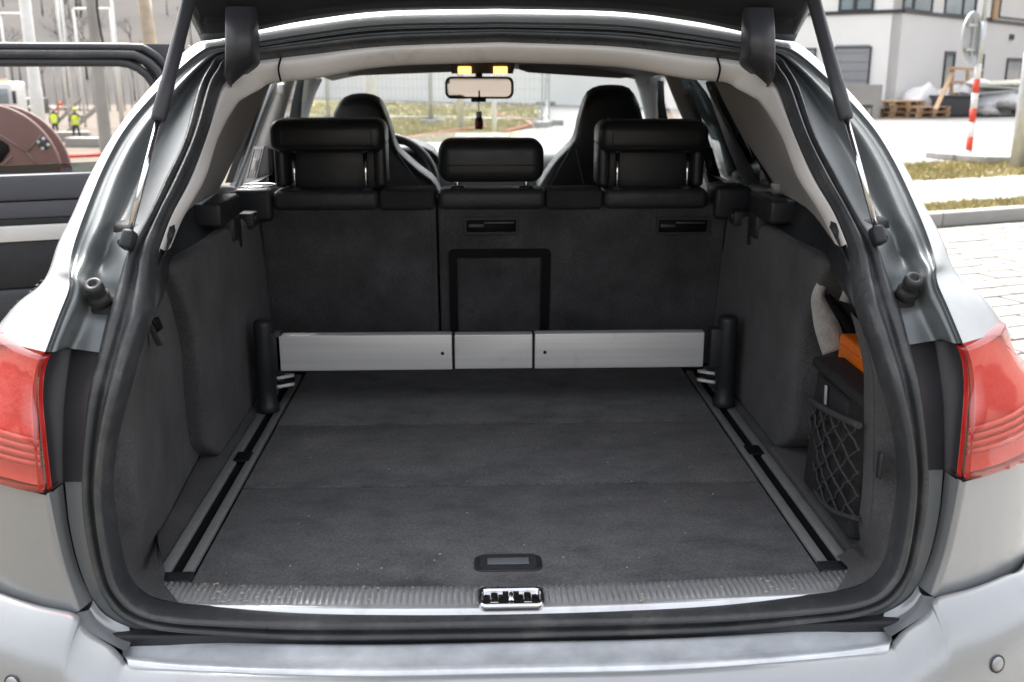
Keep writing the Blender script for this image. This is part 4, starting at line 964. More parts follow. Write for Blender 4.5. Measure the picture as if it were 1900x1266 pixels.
# kerb line on the right of the car
KA, KB = on_z(1732, 424, 0), on_z(1900, 411, 0)
kd = (KB - KA).normalized(); kn = Vector((-kd.y, kd.x, 0))
def kp(t, d): return KA + kd * t + kn * d
def kdist(p): return (p - KA).dot(kn)
d_grass0 = .14
d_walk0 = (kdist(on_z(1712, 386, .12)) + kdist(on_z(1900, 361, .12))) / 2
d_walk1 = (kdist(on_z(1685, 342, .12)) + kdist(on_z(1900, 322, .12))) / 2
d_verge1 = (kdist(on_z(1659, 296, .12)) + kdist(on_z(1884, 306, .12))) / 2
d_road1 = (kdist(on_z(1632, 221, 0)) + kdist(on_z(1884, 221, 0))) / 2
print('kerb', KA, kd, d_walk0, d_walk1, d_verge1, d_road1)
T0, T1 = -1.9, 30.0
sheet('pavement', [(-7, -40), (11, -40)] + [tuple(kp(8, -.002).xy), tuple(kp(-11.7, -.002).xy)], .004, JOINT)
pav = bpy.data.objects['pavement']
sheet('road', [kp(-3.2, d_verge1), kp(T1, d_verge1), kp(T1, d_road1), kp(6, d_road1), on_z(1190, 190, 0), on_z(1005, 192, 0), on_z(985, 226, 0), on_z(945, 266, 0), on_z(1100, 330, 0), kp(-3.2, 0.2)], .006, ROADM)
def slabstrip(name, d0, d1, z, m, kind='structure', t0=T0, t1=T1):
    return tag(plate(name, [kp(t0, d0).to_3d() + Vector((0, 0, z)), kp(t1, d0) + Vector((0, 0, z)), kp(t1, d1) + Vector((0, 0, z)), kp(t0, d1) + Vector((0, 0, z))], (0, 0, -z + .002), m, smooth=False), kind=kind)
slabstrip('sidewalk', d_walk0, d_walk1, .125, CONC)
slabstrip('grass_strip', d_grass0, d_walk0 - .003, .115, GRASSM)
slabstrip('grass_verge', d_walk1 + .003, d_verge1, .118, GRASSM)
kerb = empty('kerb', KA); tag(kerb, kind='structure')
t = T0; k0 = None
while t < 14:
    if k0 is None:
        k0 = plate('kerb_stone', [Vector((.004, 0, .004)), Vector((.996, 0, .004)), Vector((.996, 0, .13)), Vector((.004, 0, .13))], (0, .135, 0), CONC, bev=.012, smooth=False); o = k0
    else: o = k0.copy(); COL.objects.link(o)
    o.parent = kerb; o.location = kd * t; o.rotation_euler.z = math.atan2(kd.y, kd.x); t += 1.0
# block paving between the car and the kerb: stones are parts of the pavement
stone = None; cnt = 0; rest = bmesh.new(); cand = []
for i in range(-4, 36):
    for j in range(1, 46):
        tt = -4.0 + .30 * i + (.15 if j % 2 else 0); dd = -.105 - .20 * (j - .5)
        c = kp(tt, dd)
        if c.x < 1.25 or c.y < -1.5 or c.x > 9: continue
        q = ROT.inverted() @ (c - CAMLOC); u = q.x / -q.z * FPX + CX; w = -q.y / -q.z * FPX + CY
        cand.append((0 if (1650 < u < 1960 and 380 < w < 700) else 1, abs(u - 1850), c))
cand.sort(key=lambda a: a[:2])
ang = math.atan2(kd.y, kd.x)
for n_, (vis, _, c) in enumerate(cand):
    hz = random.uniform(.000, .006); tilt = random.uniform(-.012, .012)
    if n_ < 290:
        if stone is None: stone = o = rbox('paving_stone', (0, 0, 0), (.280, .180, .06), .008, PAVM, smooth=False)
        else: o = stone.copy(); COL.objects.link(o)
        o.parent = pav; o.location = (c.x, c.y, -.014 + hz); o.rotation_euler = (tilt, random.uniform(-.01, .01), ang)
    else:
        vs = bmbox(rest, (0, 0, 0), (.280, .180, .06)); bmesh.ops.rotate(rest, cent=(0, 0, 0), matrix=rz(ang), verts=vs); bmesh.ops.translate(rest, vec=(c.x, c.y, -.014 + hz), verts=vs)
o = frombm('paving_stones', rest, PAVM, smooth=False); o.parent = pav; o['kind'] = 'stuff'
# grass blades
def tufts(name, label, inside, n, h, z, spread=1.0):
    v = []; f = []
    for _ in range(n):
        p = inside()
        for b in range(5):
            a = random.uniform(0, 6.28); hh = h * random.uniform(.4, 1.2); w = .006 * spread
            x, y = p[0] + random.uniform(-.08, .08) * spread, p[1] + random.uniform(-.08, .08) * spread; k = len(v)
            v += [(x - w * math.cos(a), y - w * math.sin(a), z), (x + w * math.cos(a), y + w * math.sin(a), z), (x + random.uniform(-.6, .6) * hh, y + random.uniform(-.6, .6) * hh, z + hh)]
            f.append((k, k + 1, k + 2))
    return tag(pydata(name, v, f, BLADE, smooth=False), label, 'grass', kind='stuff')
tufts('grass', 'dry short grass on the strip behind the kerb', lambda: kp(random.uniform(-1.8, 9), random.uniform(d_grass0, d_walk0)), 2600, .05, .115)
tufts('grass', 'patchy yellow-green grass on the verge beside the road', lambda: kp(random.uniform(-1.8, 12), random.uniform(d_walk1, d_verge1)), 5000, .06, .118, 1.4)
bank = [on_z(x, y, 0) for x, y in ((560, 275), (940, 268), (985, 226), (1003, 197), (830, 194), (560, 184))]
sheet('grass_bank', bank, .008, mat('spring_grass', (.20, .19, .085), .95, 0, .3, .6, bump=.6, bscale=10, col2=(.30, .27, .14)))
def in_bank():
    while True:
        px, py = random.uniform(560, 1000), random.uniform(192, 268)
        if px < 940 or py < 240: return on_z(px, py, 0)
tufts('grass', 'yellow-green grass on the bank beyond the windscreen', in_bank, 4000, .10, .008, 2.2)
sheet('path', [on_z(x, y, 0) for x, y in ((560, 184), (830, 197), (1003, 199), (1003, 190), (830, 188), (560, 178))], .012, CONC)

# ---- building on the right, corner towards the car
WHITEW = mat('white_render', (.80, .795, .78), .85, 0, .03, .6, bump=.1, bscale=30)
GREYW = mat('grey_render', (.64, .625, .61), .85, 0, .03, .6, bump=.1, bscale=30)
WGL = mat('window_glass_far', (.20, .25, .27), .08, 0, .3, .5, spec=.8, coat=.5)
FRAMED = mat('dark_window_frame', (.035, .038, .042), .5)
SHUT = mat('grey_shutter', (.27, .275, .29), .6, 0, .04, 2)
WOOD = mat('raw_timber', (.42, .28, .165), .8, 0, .25, 6, bump=.3, bscale=60, aniso=(1, 1, 6))
bC = on_z(1662, 214, 0); depthC = (bC - CAMLOC).length
HW = hit(1676, 20, lambda p: (p - bC).xy.dot((bC - CAMLOC).xy), 2, 100); zl_ = HW.z
def at_height(px, py, z): return on_z(px, py, z)
bR = at_height(1900, 45, zl_); bL = at_height(1500, 24.6, zl_)
bC = Vector((HW.x, HW.y, 0)); 
uR = (Vector((bR.x, bR.y, 0)) - bC).normalized(); uL = (Vector((bL.x, bL.y, 0)) - bC).normalized()
uL = (uL - uR * uL.dot(uR)).normalized()
print('building corner', bC, 'ledge', zl_, uR, uL)
LR, LL, BH = 30.0, 26.0, 7.5
bld = empty('office_building', bC); tag(bld, 'unfinished white office block with grey garage doors and a band of upper windows', 'building')
def bp(o): o.parent = bld; o.matrix_parent_inverse = Matrix.Translation(-bC); return o
V3 = Vector((0, 0, 1))
def wall(name, a, b, z0, z1, n, th, m): return bp(plate(name, [a + V3 * z0, b + V3 * z0, b + V3 * z1, a + V3 * z1], n * -th, m, smooth=False))
nL = Vector((uL.y, -uL.x, 0)); nL = nL if nL.dot(CAMLOC - bC) > 0 else -nL
nR = Vector((uR.y, -uR.x, 0)); nR = nR if nR.dot(CAMLOC - bC) > 0 else -nR
wall('left_wall', bC, bC + uL * LL, -.3, BH, nL, .3, WHITEW); wall('right_wall', bC + uR * .31, bC + uR * LR, -.3, BH, nR, .3, GREYW)
wall('right_wall', bC + uR * .0 + nR * .004, bC + uR * .31 + nR * .004, -.3, BH, nR, .3, GREYW)
bp(plate('roof', [bC + V3 * BH, bC + uL * LL + V3 * BH, bC + uL * LL + uR * LR + V3 * BH, bC + uR * LR + V3 * BH], (0, 0, .3), GREYW, smooth=False))
for u_, n_, L_ in ((uL, nL, LL), (uR, nR, LR)):
    bp(plate('ledge', [bC + n_ * .05 + V3 * (zl_ - .06), bC + u_ * L_ + n_ * .05 + V3 * (zl_ - .06), bC + u_ * L_ + n_ * .05 + V3 * (zl_ + .04), bC + n_ * .05 + V3 * (zl_ + .04)], n_ * -.08, FRAMED, smooth=False))
def opening(q, n, m, name, fr=.06, o=.02, frm=None, parent=None):
    P = [on_plane(x, y, bC + n * o, n) for x, y in q]
    zt = (P[0].z + P[1].z) / 2; zb = (P[2].z + P[3].z) / 2; P[0].z = P[1].z = zt; P[2].z = P[3].z = zb
    a = (P[0] + P[3]) / 2; b = (P[1] + P[2]) / 2
    P = [Vector((a.x, a.y, zt)), Vector((b.x, b.y, zt)), Vector((b.x, b.y, zb)), Vector((a.x, a.y, zb))]
    d = (P[1] - P[0]).normalized()
    I = [P[0] + d * fr - V3 * fr, P[1] - d * fr - V3 * fr, P[2] - d * fr + V3 * fr, P[3] + d * fr + V3 * fr]
    w = bp(ring(name, [p + n * .03 for p in P], [p + n * .03 for p in I], n * -.06, frm or FRAMED))
    g = plate('pane', [p - n * .005 for p in I], n * -.01, m, smooth=False); g.parent = w; g.matrix_parent_inverse = Matrix.Translation(-Vector((0, 0, 0)))
    return w, P
def up(xa, xb, yb, n): return [(xa, -40), (xb, -40), (xb, yb), (xa, yb)]
for xa, xb, yb in ((1558, 1589, 22), (1588, 1623, 21)): opening(up(xa, xb, yb, nL), nL, WGL, 'window')
for xa, xb, yb in ((1663, 1676, 19),): pass
for xa, xb, yb in ((1678, 1697, 19), (1697, 1732, 24), (1755, 1790, 30), (1788, 1812, 32)): opening(up(xa, xb, yb, nR), nR, WGL, 'window')
w, P = opening([(1812, -40), (1853, -40), (1853, 36), (1812, 36)], nR, WHITEW, 'window', .05)
for t_ in (.70,):
    a = P[3].lerp(P[2], t_); bp(plate('timber_post', [a + nR * .12, a + uR * .5 + nR * .12, a + uR * .5 + nR * .12 + V3 * 1.6, a + nR * .12 + V3 * 1.6], nR * -.06, WOOD, smooth=False))
opening([(1857, -40), (1960, -40), (1960, 40), (1857, 40)], nR, GREYW, 'window', .05)
w, P = opening([(1545, 88), (1615, 86), (1609, 222), (1540, 222)], nL, SHUT, 'garage_door', .04)
for k in range(8):
    z = P[2].z + (P[0].z - P[2].z) * (k + .5) / 8.2
    a = P[3] + (P[2] - P[3]).normalized() * .05; b = P[2] - (P[2] - P[3]).normalized() * .05
    s_ = plate('shutter_slat', [Vector((a.x, a.y, z)), Vector((b.x, b.y, z)), Vector((b.x, b.y, z + (P[0].z - P[2].z) / 9)), Vector((a.x, a.y, z + (P[0].z - P[2].z) / 9))], nL * .012, SHUT, smooth=False); s_.parent = w
opening([(1478, 90), (1512, 89), (1508, 222), (1475, 222)], nL, SHUT, 'garage_door', .04)
opening([(1752, 95), (1771, 96), (1764, 200), (1746, 200)], nR, WGL, 'door', .10)
opening([(1810, 100), (1823, 101), (1820, 190), (1806, 190)], nR, WGL, 'window', .10)
opening([(1868, 107), (1897, 109), (1892, 185), (1862, 183)], nR, WGL, 'window', .12)
opening([(1874, 64), (1881, 64), (1880, 74), (1873, 74)], nR, FRAMED, 'wall_vent', .03)
# ramp parapet in front of the garage
pa = on_z(1628, 219, 0); pd_ = uL
def ramp_pt(t, z, o=0): return pa + uL * t + V3 * z + nL * o
za = on_plane(1600, 157, pa, nL).z; zb_ = on_plane(1600, 194, pa, nL).z
ramp = empty('concrete_ramp', pa); tag(ramp, 'low concrete ramp wall in front of the grey garage door', 'ramp')
for nm, pts, th in (('parapet', [ramp_pt(0, za), ramp_pt(4, za), ramp_pt(4, zb_), ramp_pt(0, zb_)], .18), ('ramp_pier', [ramp_pt(.0, zb_ - .002), ramp_pt(.16, zb_ - .002), ramp_pt(.16, -.05), ramp_pt(0, -.05)], .18), ('ramp_deck', [ramp_pt(.05, zb_ - .01, -.19), ramp_pt(4, zb_ - .01, -.19), ramp_pt(4, zb_ - .12, -.19), ramp_pt(.05, zb_ - .12, -.19)], .9)):
    o = plate(nm, pts, nL * -th, CONC, smooth=False); o.parent = ramp; o.matrix_parent_inverse = Matrix.Translation(-pa)

# ---- pallets and site clutter on the far side of the road
def mkpallet():
    r = empty('wooden_pallet')
    for y in (-.34, 0, .34):
        for x in (-.52, 0, .52): rbox('pallet_block', (x, y, .05), (.14, .11, .075), 0, WOOD, r, smooth=False)
        rbox('bottom_board', (0, y, .0065), (1.2, .11, .012), 0, WOOD, r, smooth=False)
    for i in range(7): rbox('deck_board', (0, -.365 + .1217 * i, .118), (1.2, .095, .02), 0, WOOD, r, smooth=False)
    for x in (-.52, 0, .52): rbox('stringer', (x, 0, .098), (.14, .84, .018), 0, WOOD, r, smooth=False)
    return r
def copytree(o, loc=None, rzv=None, parent=None):
    c = o.copy(); COL.objects.link(c)
    if parent: c.parent = parent
    if loc is not None: c.location = loc
    if rzv is not None: c.rotation_euler.z = rzv
    for ch in o.children: copytree(ch, parent=c)
    return c
pal = mkpallet(); first = True
pb = on_z(1664, 216, 0); pang = math.atan2(uR.y, uR.x) - R(25)
def put(loc, a, lab, grp='pallets by the white building'):
    global first
    o = pal if first else copytree(pal); first = False
    o.location = loc; o.rotation_euler.z = a; tag(o, lab, 'pallet', grp); return o
for k in range(3): put(pb + Vector((0, 0, .01 + .1455 * k)), pang + random.uniform(-.04, .04), ['bottom pallet of the taller stack beside the white wall', 'middle pallet of the taller stack beside the white wall', 'top pallet of the taller stack beside the white wall'][k])
for k in range(2): put(on_z(1712, 217, 0) + Vector((0, 0, .01 + .1455 * k)), pang + random.uniform(-.04, .04), ['lower pallet of the short stack next to the white sack', 'upper pallet of the short stack next to the white sack'][k])
# white sack
def lump(name, loc, r, m, parent=None, sq=(1, 1, .8), seed=0, n=2):
    bm = bmesh.new(); bmesh.ops.create_icosphere(bm, subdivisions=3, radius=1); rnd = random.Random(seed); off = [rnd.uniform(0, 6) for _ in range(6)]
    for v_ in bm.verts:
        d = 1 + .16 * math.sin(v_.co.x * 4 + off[0]) * math.sin(v_.co.y * 5 + off[1]) + .10 * math.sin(v_.co.z * 9 + off[2]) * math.sin(v_.co.x * 8 + off[3])
        v_.co = Vector((v_.co.x * sq[0], v_.co.y * sq[1], max(v_.co.z, -.45) * sq[2])) * d * r
    o = frombm(name, bm, m, parent); o.location = loc; return o
SACKM = mat('white_sack', (.72, .72, .73), .7, 0, .08, 4, bump=.4, bscale=12)
o = lump('bulk_sack', on_z(1727, 216, 0) + Vector((0, .6, .28)), .5, SACKM, sq=(1.1, 1, 1.1), seed=3); tag(o, 'white filled sack slumped against the grey wall behind the pallets', 'sack')
# timber trestle
tb0 = on_z(1757, 216, 0)
tres = empty('timber_railing', tb0); tag(tres, 'raw timber railing frame with a diagonal brace against the grey wall', 'railing')
def tp(px, py, o): return on_plane(px, py, tb0 + nR * o, nR)
def bar2(name, a, b, w, parent, base, m=WOOD):
    o = tube(name, [a, b], w, m, None, seg=4); o.data.polygons.foreach_set('use_smooth', [False] * len(o.data.polygons)); o.parent = parent; o.matrix_parent_inverse = Matrix.Translation(-base); return o
bar2('brace', tp(1735, 205, .3), tp(1768, 133, .0), .075, tres, tb0)
for xa, y0, y1 in ((1765, 185, 126), (1795, 190, 128), (1818, 190, 130)): bar2('upright', tp(xa, y0 + 22, .0), tp(xa, y1, .0), .055, tres, tb0)
for y0, y1 in ((126, 130), (152, 155), (174, 176)): bar2('rail', tp(1762, y0, .05), tp(1822, y1, .05), .05, tres, tb0)
# dark waste container
db = on_z(1764, 217, 0); 
cont = empty('waste_tub', db); tag(cont, 'dark grey waste tub with a sloping side in front of the timber railing', 'tub')
o = plate('tub_body', [db + Vector((-.32, 0, .02)), db + Vector((.42, 0, .02)), db + Vector((.75, 0, .52)), db + Vector((-.38, 0, .52))], (0, .6, 0), PLASTG, bev=.02, smooth=False); o.parent = cont; o.matrix_parent_inverse = Matrix.Translation(-db)
o = plate('tub_rim', [db + Vector((-.42, -.03, .52)), db + Vector((.80, -.03, .52)), db + Vector((.80, -.03, .57)), db + Vector((-.42, -.03, .57))], (0, .66, 0), FRAMED, smooth=False); o.parent = cont; o.matrix_parent_inverse = Matrix.Translation(-db)
# rubble heap with sheeting and boards on it
hb = on_z(1838, 216, 0)
heap = lump('debris_heap', hb + Vector((.2, 1.0, .25)), 1.0, SACKM, sq=(1.55, .9, .70), seed=11); tag(heap, 'heap of crumpled white sheeting and rubble below the grey facade', 'debris')
STONEM = mat('rubble_stone', (.30, .295, .285), .9, 0, .3, 3, bump=.4, bscale=20)
for k in range(22):
    c = hb + Vector((random.uniform(-1.4, 1.6), random.uniform(-.4, .5), random.uniform(.04, .35)))
    o = lump('rubble_piece', c, random.uniform(.10, .26), STONEM if k % 3 else SACKM, sq=(1.3, 1, .7), seed=20 + k)
    tag(o, 'pale rubble chunk at the foot of the white debris heap', 'rubble', 'rubble at the debris heap')
for k, (dx, dz, a, lab) in enumerate(((.35, .70, -4, 'lowest grey board lying across the debris heap'), (.45, .80, 3, 'middle grey board lying across the debris heap'), (.60, .90, -2, 'topmost grey board lying across the debris heap'))):
    o = rbox('formwork_board', (0, 0, 0), (2.2 - .3 * k, .8, .06), .005, mat('grey_board_%s' % 'abc'[k], (.38 + .04 * k, .38 + .04 * k, .385), .8), smooth=False); o.location = hb + Vector((dx, .5, dz)); o.rotation_euler = (R(4), R(a), R(8)); tag(o, lab, 'board', 'boards on the debris heap')
# road sign seen from behind
sgb = on_z(1796, 293, .12); sgd = sgb.y
REDP = mat('red_post_paint', (.62, .06, .03), .5, 0, .08, 6); WHP = mat('white_post_paint', (.72, .72, .70), .5, 0, .08, 6); GALV = mat('galvanised_steel', (.52, .54, .55), .45, .5, .1, 8)
sign = empty('road_sign', sgb); tag(sign, 'round road sign seen from behind on a red and white banded post', 'road sign')
def sgp(o): o.parent = sign; o.matrix_parent_inverse = Matrix.Translation(-sgb); return o
zs_ = [on_y(1797, y, sgd).z for y in (293, 279, 254, 227, 201, 173, 147, 118, 40)]
cols_ = [GALV, REDP, WHP, REDP, WHP, REDP, WHP, GALV]
for i in range(8): sgp(tube('post_band', [(sgb.x, sgb.y, zs_[i]), (sgb.x + .0, sgb.y, zs_[i + 1])], .044, cols_[i], seg=14))
dc = on_y(1803, 70, sgd - .02); dax = Vector((-.68, .733, 0)).normalized()
sgp(lathe('sign_disc', [(.001, .012), (.33, .012), (.345, .006), (.345, -.014), (.335, -.016), (.33, -.006), (.001, -.006)], GALV, loc=dc, seg=36, axis=dax))
for dz in (-.16, .16): sgp(rbox('sign_bracket', dc - dax * .03 + V3 * dz, (.03, .46, .04), .003, GALV, rot=rz(math.atan2(dax.y, dax.x)), smooth=False))
for dx in (-.09, .02): sgp(rbox('sign_stiffener', dc - dax * .035 + Vector((-dax.y, dax.x, 0)) * dx, (.02, .03, .50), .003, GALV, rot=rz(math.atan2(dax.y, dax.x)), smooth=False))
sgp(tube('cap', [(sgb.x, sgb.y, zs_[8]), (sgb.x, sgb.y, zs_[8] + .9)], .03, GALV, seg=10))
# rubber foot slabs
for k, (x, y, w, lab) in enumerate(((1790, 297, .9, 'grey rubber foot slab under the banded sign post'), (1832, 301, .8, 'cracked concrete slab lying between the sign post and the lamp post'))):
    o = rbox('foot_slab', (0, 0, 0), (w, .5, .09), .02, STONEM, smooth=False); p = on_z(x, y, .12); o.location = p + Vector((0, .05, .04)); o.rotation_euler = (0, R(3), ang + R(12 * k)); tag(o, lab, 'slab')
# lamp post at the right edge
def lamp(px, py, z, rad, h, lab, lean=0, m=GALV, base=None):
    b = base or on_z(px, py, z); r = empty('lamp_post', b); tag(r, lab, 'lamp post')
    for nm, pth, rd in (('shaft', [(0, 0, 0), (0, 0, 1.4), (0, 0, 1.45), (lean, 0, h)], [rad * 1.15, rad * 1.15, rad, rad * .75]), ('arm', [(lean, 0, h), (lean, -.3, h + .25), (lean, -1.2, h + .4)], [rad * .6] * 3)):
        tube(nm, pth, rd, m, r, seg=14)
    rbox('lamp_head', (lean, -1.45, h + .40), (.3, .7, .12), .04, GALV, r)
    return r
lamp(1891, 310, .12, .10, 6.5, 'grey steel lamp post at the grass edge beside the banded sign post')

# ---- beyond the windscreen
yW = 45.0
fb = empty('workshop_building', (0, yW, 0)); tag(fb, 'long low building with grey cladding panels and a white rendered wing', 'building')
def fp(o): o.parent = fb; o.matrix_parent_inverse = Matrix.Translation(-Vector((0, yW, 0))); return o
xa, xb, xc = on_y(500, 150, yW).x, on_y(815, 150, yW).x, on_y(1200, 150, yW).x
CLAD = mat('grey_cladding', (.17, .19, .20), .6, .1, .04, .5)
fp(plate('white_wing', [Vector((xa, yW, -.2)), Vector((xb, yW, -.2)), Vector((xb, yW, 6)), Vector((xa, yW, 6))], (0, 8, 0), WHITEW, smooth=False))
fp(plate('clad_wing', [Vector((xb + .02, yW + .12, -.2)), Vector((xc + 14, yW + .12, -.2)), Vector((xc + 14, yW + .12, 6)), Vector((xb + .02, yW + .12, 6))], (0, 8, 0), FRAMED, smooth=False))
x = xb + .05; cp = None
while x < xc + 13:
    if cp is None: cp = o = fp(rbox('cladding_panel', (0, 0, 0), (1.54, .06, 5.9), .01, CLAD, smooth=False))
    else: o = cp.copy(); COL.objects.link(o)
    o.location = (x + .78, yW + .08, 3.0); x += 1.58
fp(plate('plinth', [Vector((xb, yW - .06, -.1)), Vector((xc + 14, yW - .06, -.1)), Vector((xc + 14, yW - .06, .18)), Vector((xb, yW - .06, .18))], (0, .1, 0), CONC, smooth=False))
for xx in (783, 700): 
    a = on_y(xx, 135, yW - .03); b = on_y(xx + 36, 166, yW - .03)
    if xx == 700: continue
    fp(plate('window', [Vector((a.x, yW - .04, a.z + .6)), Vector((b.x, yW - .04, a.z + .6)), Vector((b.x, yW - .04, b.z)), Vector((a.x, yW - .04, b.z))], (0, .08, 0), FRAMED, smooth=False)); fp(plate('pane', [Vector((a.x + .08, yW - .05, a.z + .5)), Vector((b.x - .08, yW - .05, a.z + .5)), Vector((b.x - .08, yW - .05, b.z + .08)), Vector((a.x + .08, yW - .05, b.z + .08))], (0, .02, 0), WGL, smooth=False))
lamp(690, 262, 0, .105, 7, 'white lamp post on the grass bank behind the driver seat', m=WHP)
lamp(855, 242, 0, .068, 6, 'slim grey post on the grass bank below the rear-view mirror')
# temporary fence panels
WIREM = mat('fence_wire', (.45, .46, .47), .5, .6, .1, 5)
def fence(a, b, lab, foot=True):
    d = (b - a); L = d.length; d.normalize(); r = empty('site_fence', a, math.atan2(d.y, d.x)); tag(r, lab, 'fence', 'temporary fence panels on the grass bank')
    for x in (0.03, L - .03): tube('fence_post', [(x, 0, .05), (x, 0, 2.0)], .022, WIREM, r, seg=8)
    for z in (.18, 1.95): tube('fence_rail', [(0, 0, z), (L, 0, z)], .018, WIREM, r, seg=8)
    bm = bmesh.new(); n = int(L / .11)
    for i in range(1, n): bmbox(bm, (L * i / n, 0, 1.06), (.006, .006, 1.76))
    for i in range(1, 8): bmbox(bm, (L / 2, .006, .18 + 1.77 * i / 8), (L, .006, .006))
    frombm('wire_mesh', bm, WIREM, r, smooth=False)['kind'] = 'stuff'
    if foot:
        for x in (0, L): rbox('fence_foot', (x, 0, .07), (.28, .7, .14), .03, STONEM, r, smooth=False)
    return r
fA = [on_z(x, y, 0) for x, y in ((470, 226), (610, 229), (800, 232), (1008, 236))]
fence(fA[0], fA[1], 'wire fence panel standing behind the driver headrest, farthest from the road')
fence(fA[1], fA[2], 'middle wire fence panel on the grass bank')
fence(fA[2], fA[3], 'wire fence panel whose concrete foot stands at the road edge')
fence(on_z(1018, 233, 0), on_z(1012, 196, 0), 'wire fence panel turned along the road away from the car')
o = rbox('ballast_block', (0, 0, .075), (1.0, .6, .13), .03, STONEM, smooth=False); o.location = on_z(895, 264, 0); tag(o, 'grey concrete foot block on the ground just beyond the dashboard', 'block')
st_ = on_z(917, 255, 0); o = tube('marker_post', [(0, 0, 0), (0, 0, .9), (.02, 0, 1.9)], .045, WHP, seg=10); o.location = st_ + Vector((0, 0, .01)); tag(o, 'thin white post standing beside the concrete foot block', 'post')
HOSE = mat('orange_red_hose', (.36, .09, .055), .6, 0, .1, 4)
for k, (pp, lab) in enumerate((([(745, 262), (790, 256), (850, 246), (905, 240)], 'red hose trailing over the grass towards the slim grey post'), ([(915, 204), (925, 217), (955, 222), (975, 228), (985, 236), (960, 243), (930, 250)], 'orange hose looping round the corner of the grass bank'))):
    o = tube('hose', cat([on_z(x, y, 0) + Vector((0, 0, .05)) for x, y in pp], 30), .032, HOSE, seg=8); tag(o, lab, 'hose')

# ---- left: drum, poles, site, people
drc = on_y(-14, 324, 6.8); rr_ = .55
DRUM = mat('brown_drum_paint', (.15, .080, .069), .6, 0, .12, 4, bump=.15, bscale=40)
DRUML = mat('worn_weld_paint', (.20, .145, .13), .7)
drum = empty('cable_drum', Vector((drc.x, drc.y, drc.z - rr_))); tag(drum, 'brown steel cable drum on edge beyond the open car door', 'cable drum')
DB = Vector((drc.x, drc.y, drc.z - rr_))
def drp(o): o.parent = drum; o.matrix_parent_inverse = Matrix.Translation(-DB); return o
drr = .535
drp(lathe('front_flange', [(.08, -.02), (drr - .01, -.02), (drr, -.012), (drr, .012), (drr - .01, .02), (.08, .02)], DRUM, loc=drc, seg=64, axis=(0, -1, 0)))
drp(lathe('back_flange', [(.08, -.02), (drr * .97, -.02), (drr * .97, .02), (.08, .02)], DRUM, loc=drc + Vector((0, .22, 0)), seg=48, axis=(0, -1, 0)))
drp(lathe('barrel', [(.26, -.10), (.26, .10)], DRUM, loc=drc + Vector((0, .11, 0)), seg=32, axis=(0, 1, 0)))
def dr(px, py, o=-.025): return on_y(px, py, 6.8 + o)
for a, b in (((0, 250), (50, 282)), ((50, 282), (76, 252)), ((50, 282), (68, 303)), ((22, 290), (0, 312))): drp(tube('weld_rib', [dr(*a), dr(*b)], .0075, DRUML, seg=6))
drp(plate('drum_opening', [dr(x, y) for x, y in ((-30, 252), (2, 260), (16, 270), (18, 280), (4, 300), (-30, 318))], (0, .004, 0), BLK))
for x, y in ((72, 264), (81, 258), (90, 269), (80, 276)): drp(lathe('bolt', [(.013, 0), (.013, .012), (.004, .014)], GALV, loc=dr(x, y), seg=10, axis=(0, -1, 0)))
drp(lathe('bolt_plate', [(.045, 0), (.045, .006), (.04, .008)], PLASTG, loc=dr(82, 266, -.021), seg=16, axis=(0, -1, 0)))
lp = on_y(74, 240, 17.0); lamp(0, 0, 0, .095, 7.5, 'white lamp post standing at the edge of the building site', m=WHP, base=Vector((lp.x, lp.y, gz(lp.x, lp.y))))
cp0 = on_y(196, 262, 26); cp1 = on_y(165, -40, 26); cb = Vector((cp0.x, cp0.y, gz(cp0.x, cp0.y)))
ex = cp0 + (cp0 - cp1).normalized() * ((cp0.z - cb.z) / ((cp1 - cp0).normalized().z))
r = empty('concrete_pole', ex); tag(r, 'leaning concrete pole with a black cable at the building site', 'pole')
o = tube('pole_shaft', [ex, cp0, cp1, cp1 + (cp1 - cp0) * .5], [.17, .16, .13, .12], CONC, seg=12); o.parent = r; o.matrix_parent_inverse = Matrix.Translation(-ex)
o = tube('cable', cat([on_y(178, -20, 25.7), on_y(181, 20, 25.7), on_y(187, 60, 25.7), on_y(191, 80, 25.7), on_y(196, 120, 25.7)], 20), .03, BLK, seg=6); o.parent = r; o.matrix_parent_inverse = Matrix.Translation(-ex)
# tree trunk with lichen
def branches(rnd, p, d, L, r, lv, out):
    q = p + d * L; out.append((p, q, r, r * .68))
    if lv == 0: return
    for k in range(rnd.choice((2, 3))):
        nd = (d + Vector((rnd.uniform(-.8, .8), rnd.uniform(-.8, .8), rnd.uniform(-.15, .5)))).normalized()
        branches(rnd, p + d * L * rnd.uniform(.6, 1.0), nd, L * rnd.uniform(.6, .8), r * .6, lv - 1, out)
def tree_mesh(seed, H, lv, R0, seg=4):
    rnd = random.Random(seed); out = []; branches(rnd, Vector((0, 0, H * .25)), Vector((0, 0, 1)), H * .28, R0 * .8, lv, out)
    v = []; f = []
    for p, q, r0, r1 in out:
        t = (q - p).normalized(); a = t.orthogonal().normalized(); b = t.cross(a); k = len(v)
        for c, rr in ((p, r0), (q, r1)):
            for i in range(seg): an = 6.283 * i / seg; v.append(c + (a * math.cos(an) + b * math.sin(an)) * rr)
        for i in range(seg): f.append((k + i, k + (i + 1) % seg, k + seg + (i + 1) % seg, k + seg + i))
    return v, f
BARK = mat('grey_bark', (.055, .047, .042), .95, 0, .25, 3, bump=.4, bscale=20)
LICH = mat('lichen_bark', (.42, .37, .31), .95, 0, .2, 4, bump=.4, bscale=30, dirt=.55, dirtcol=(.55, .36, .05), dscale=3.2)
tbp = on_y(287, 75, 21); tb_ = Vector((tbp.x, tbp.y, gz(tbp.x, tbp.y)))
tr_ = empty('bare_tree', tb_); tag(tr_, 'bare tree with yellow lichen on its pale trunk beside the car', 'tree')
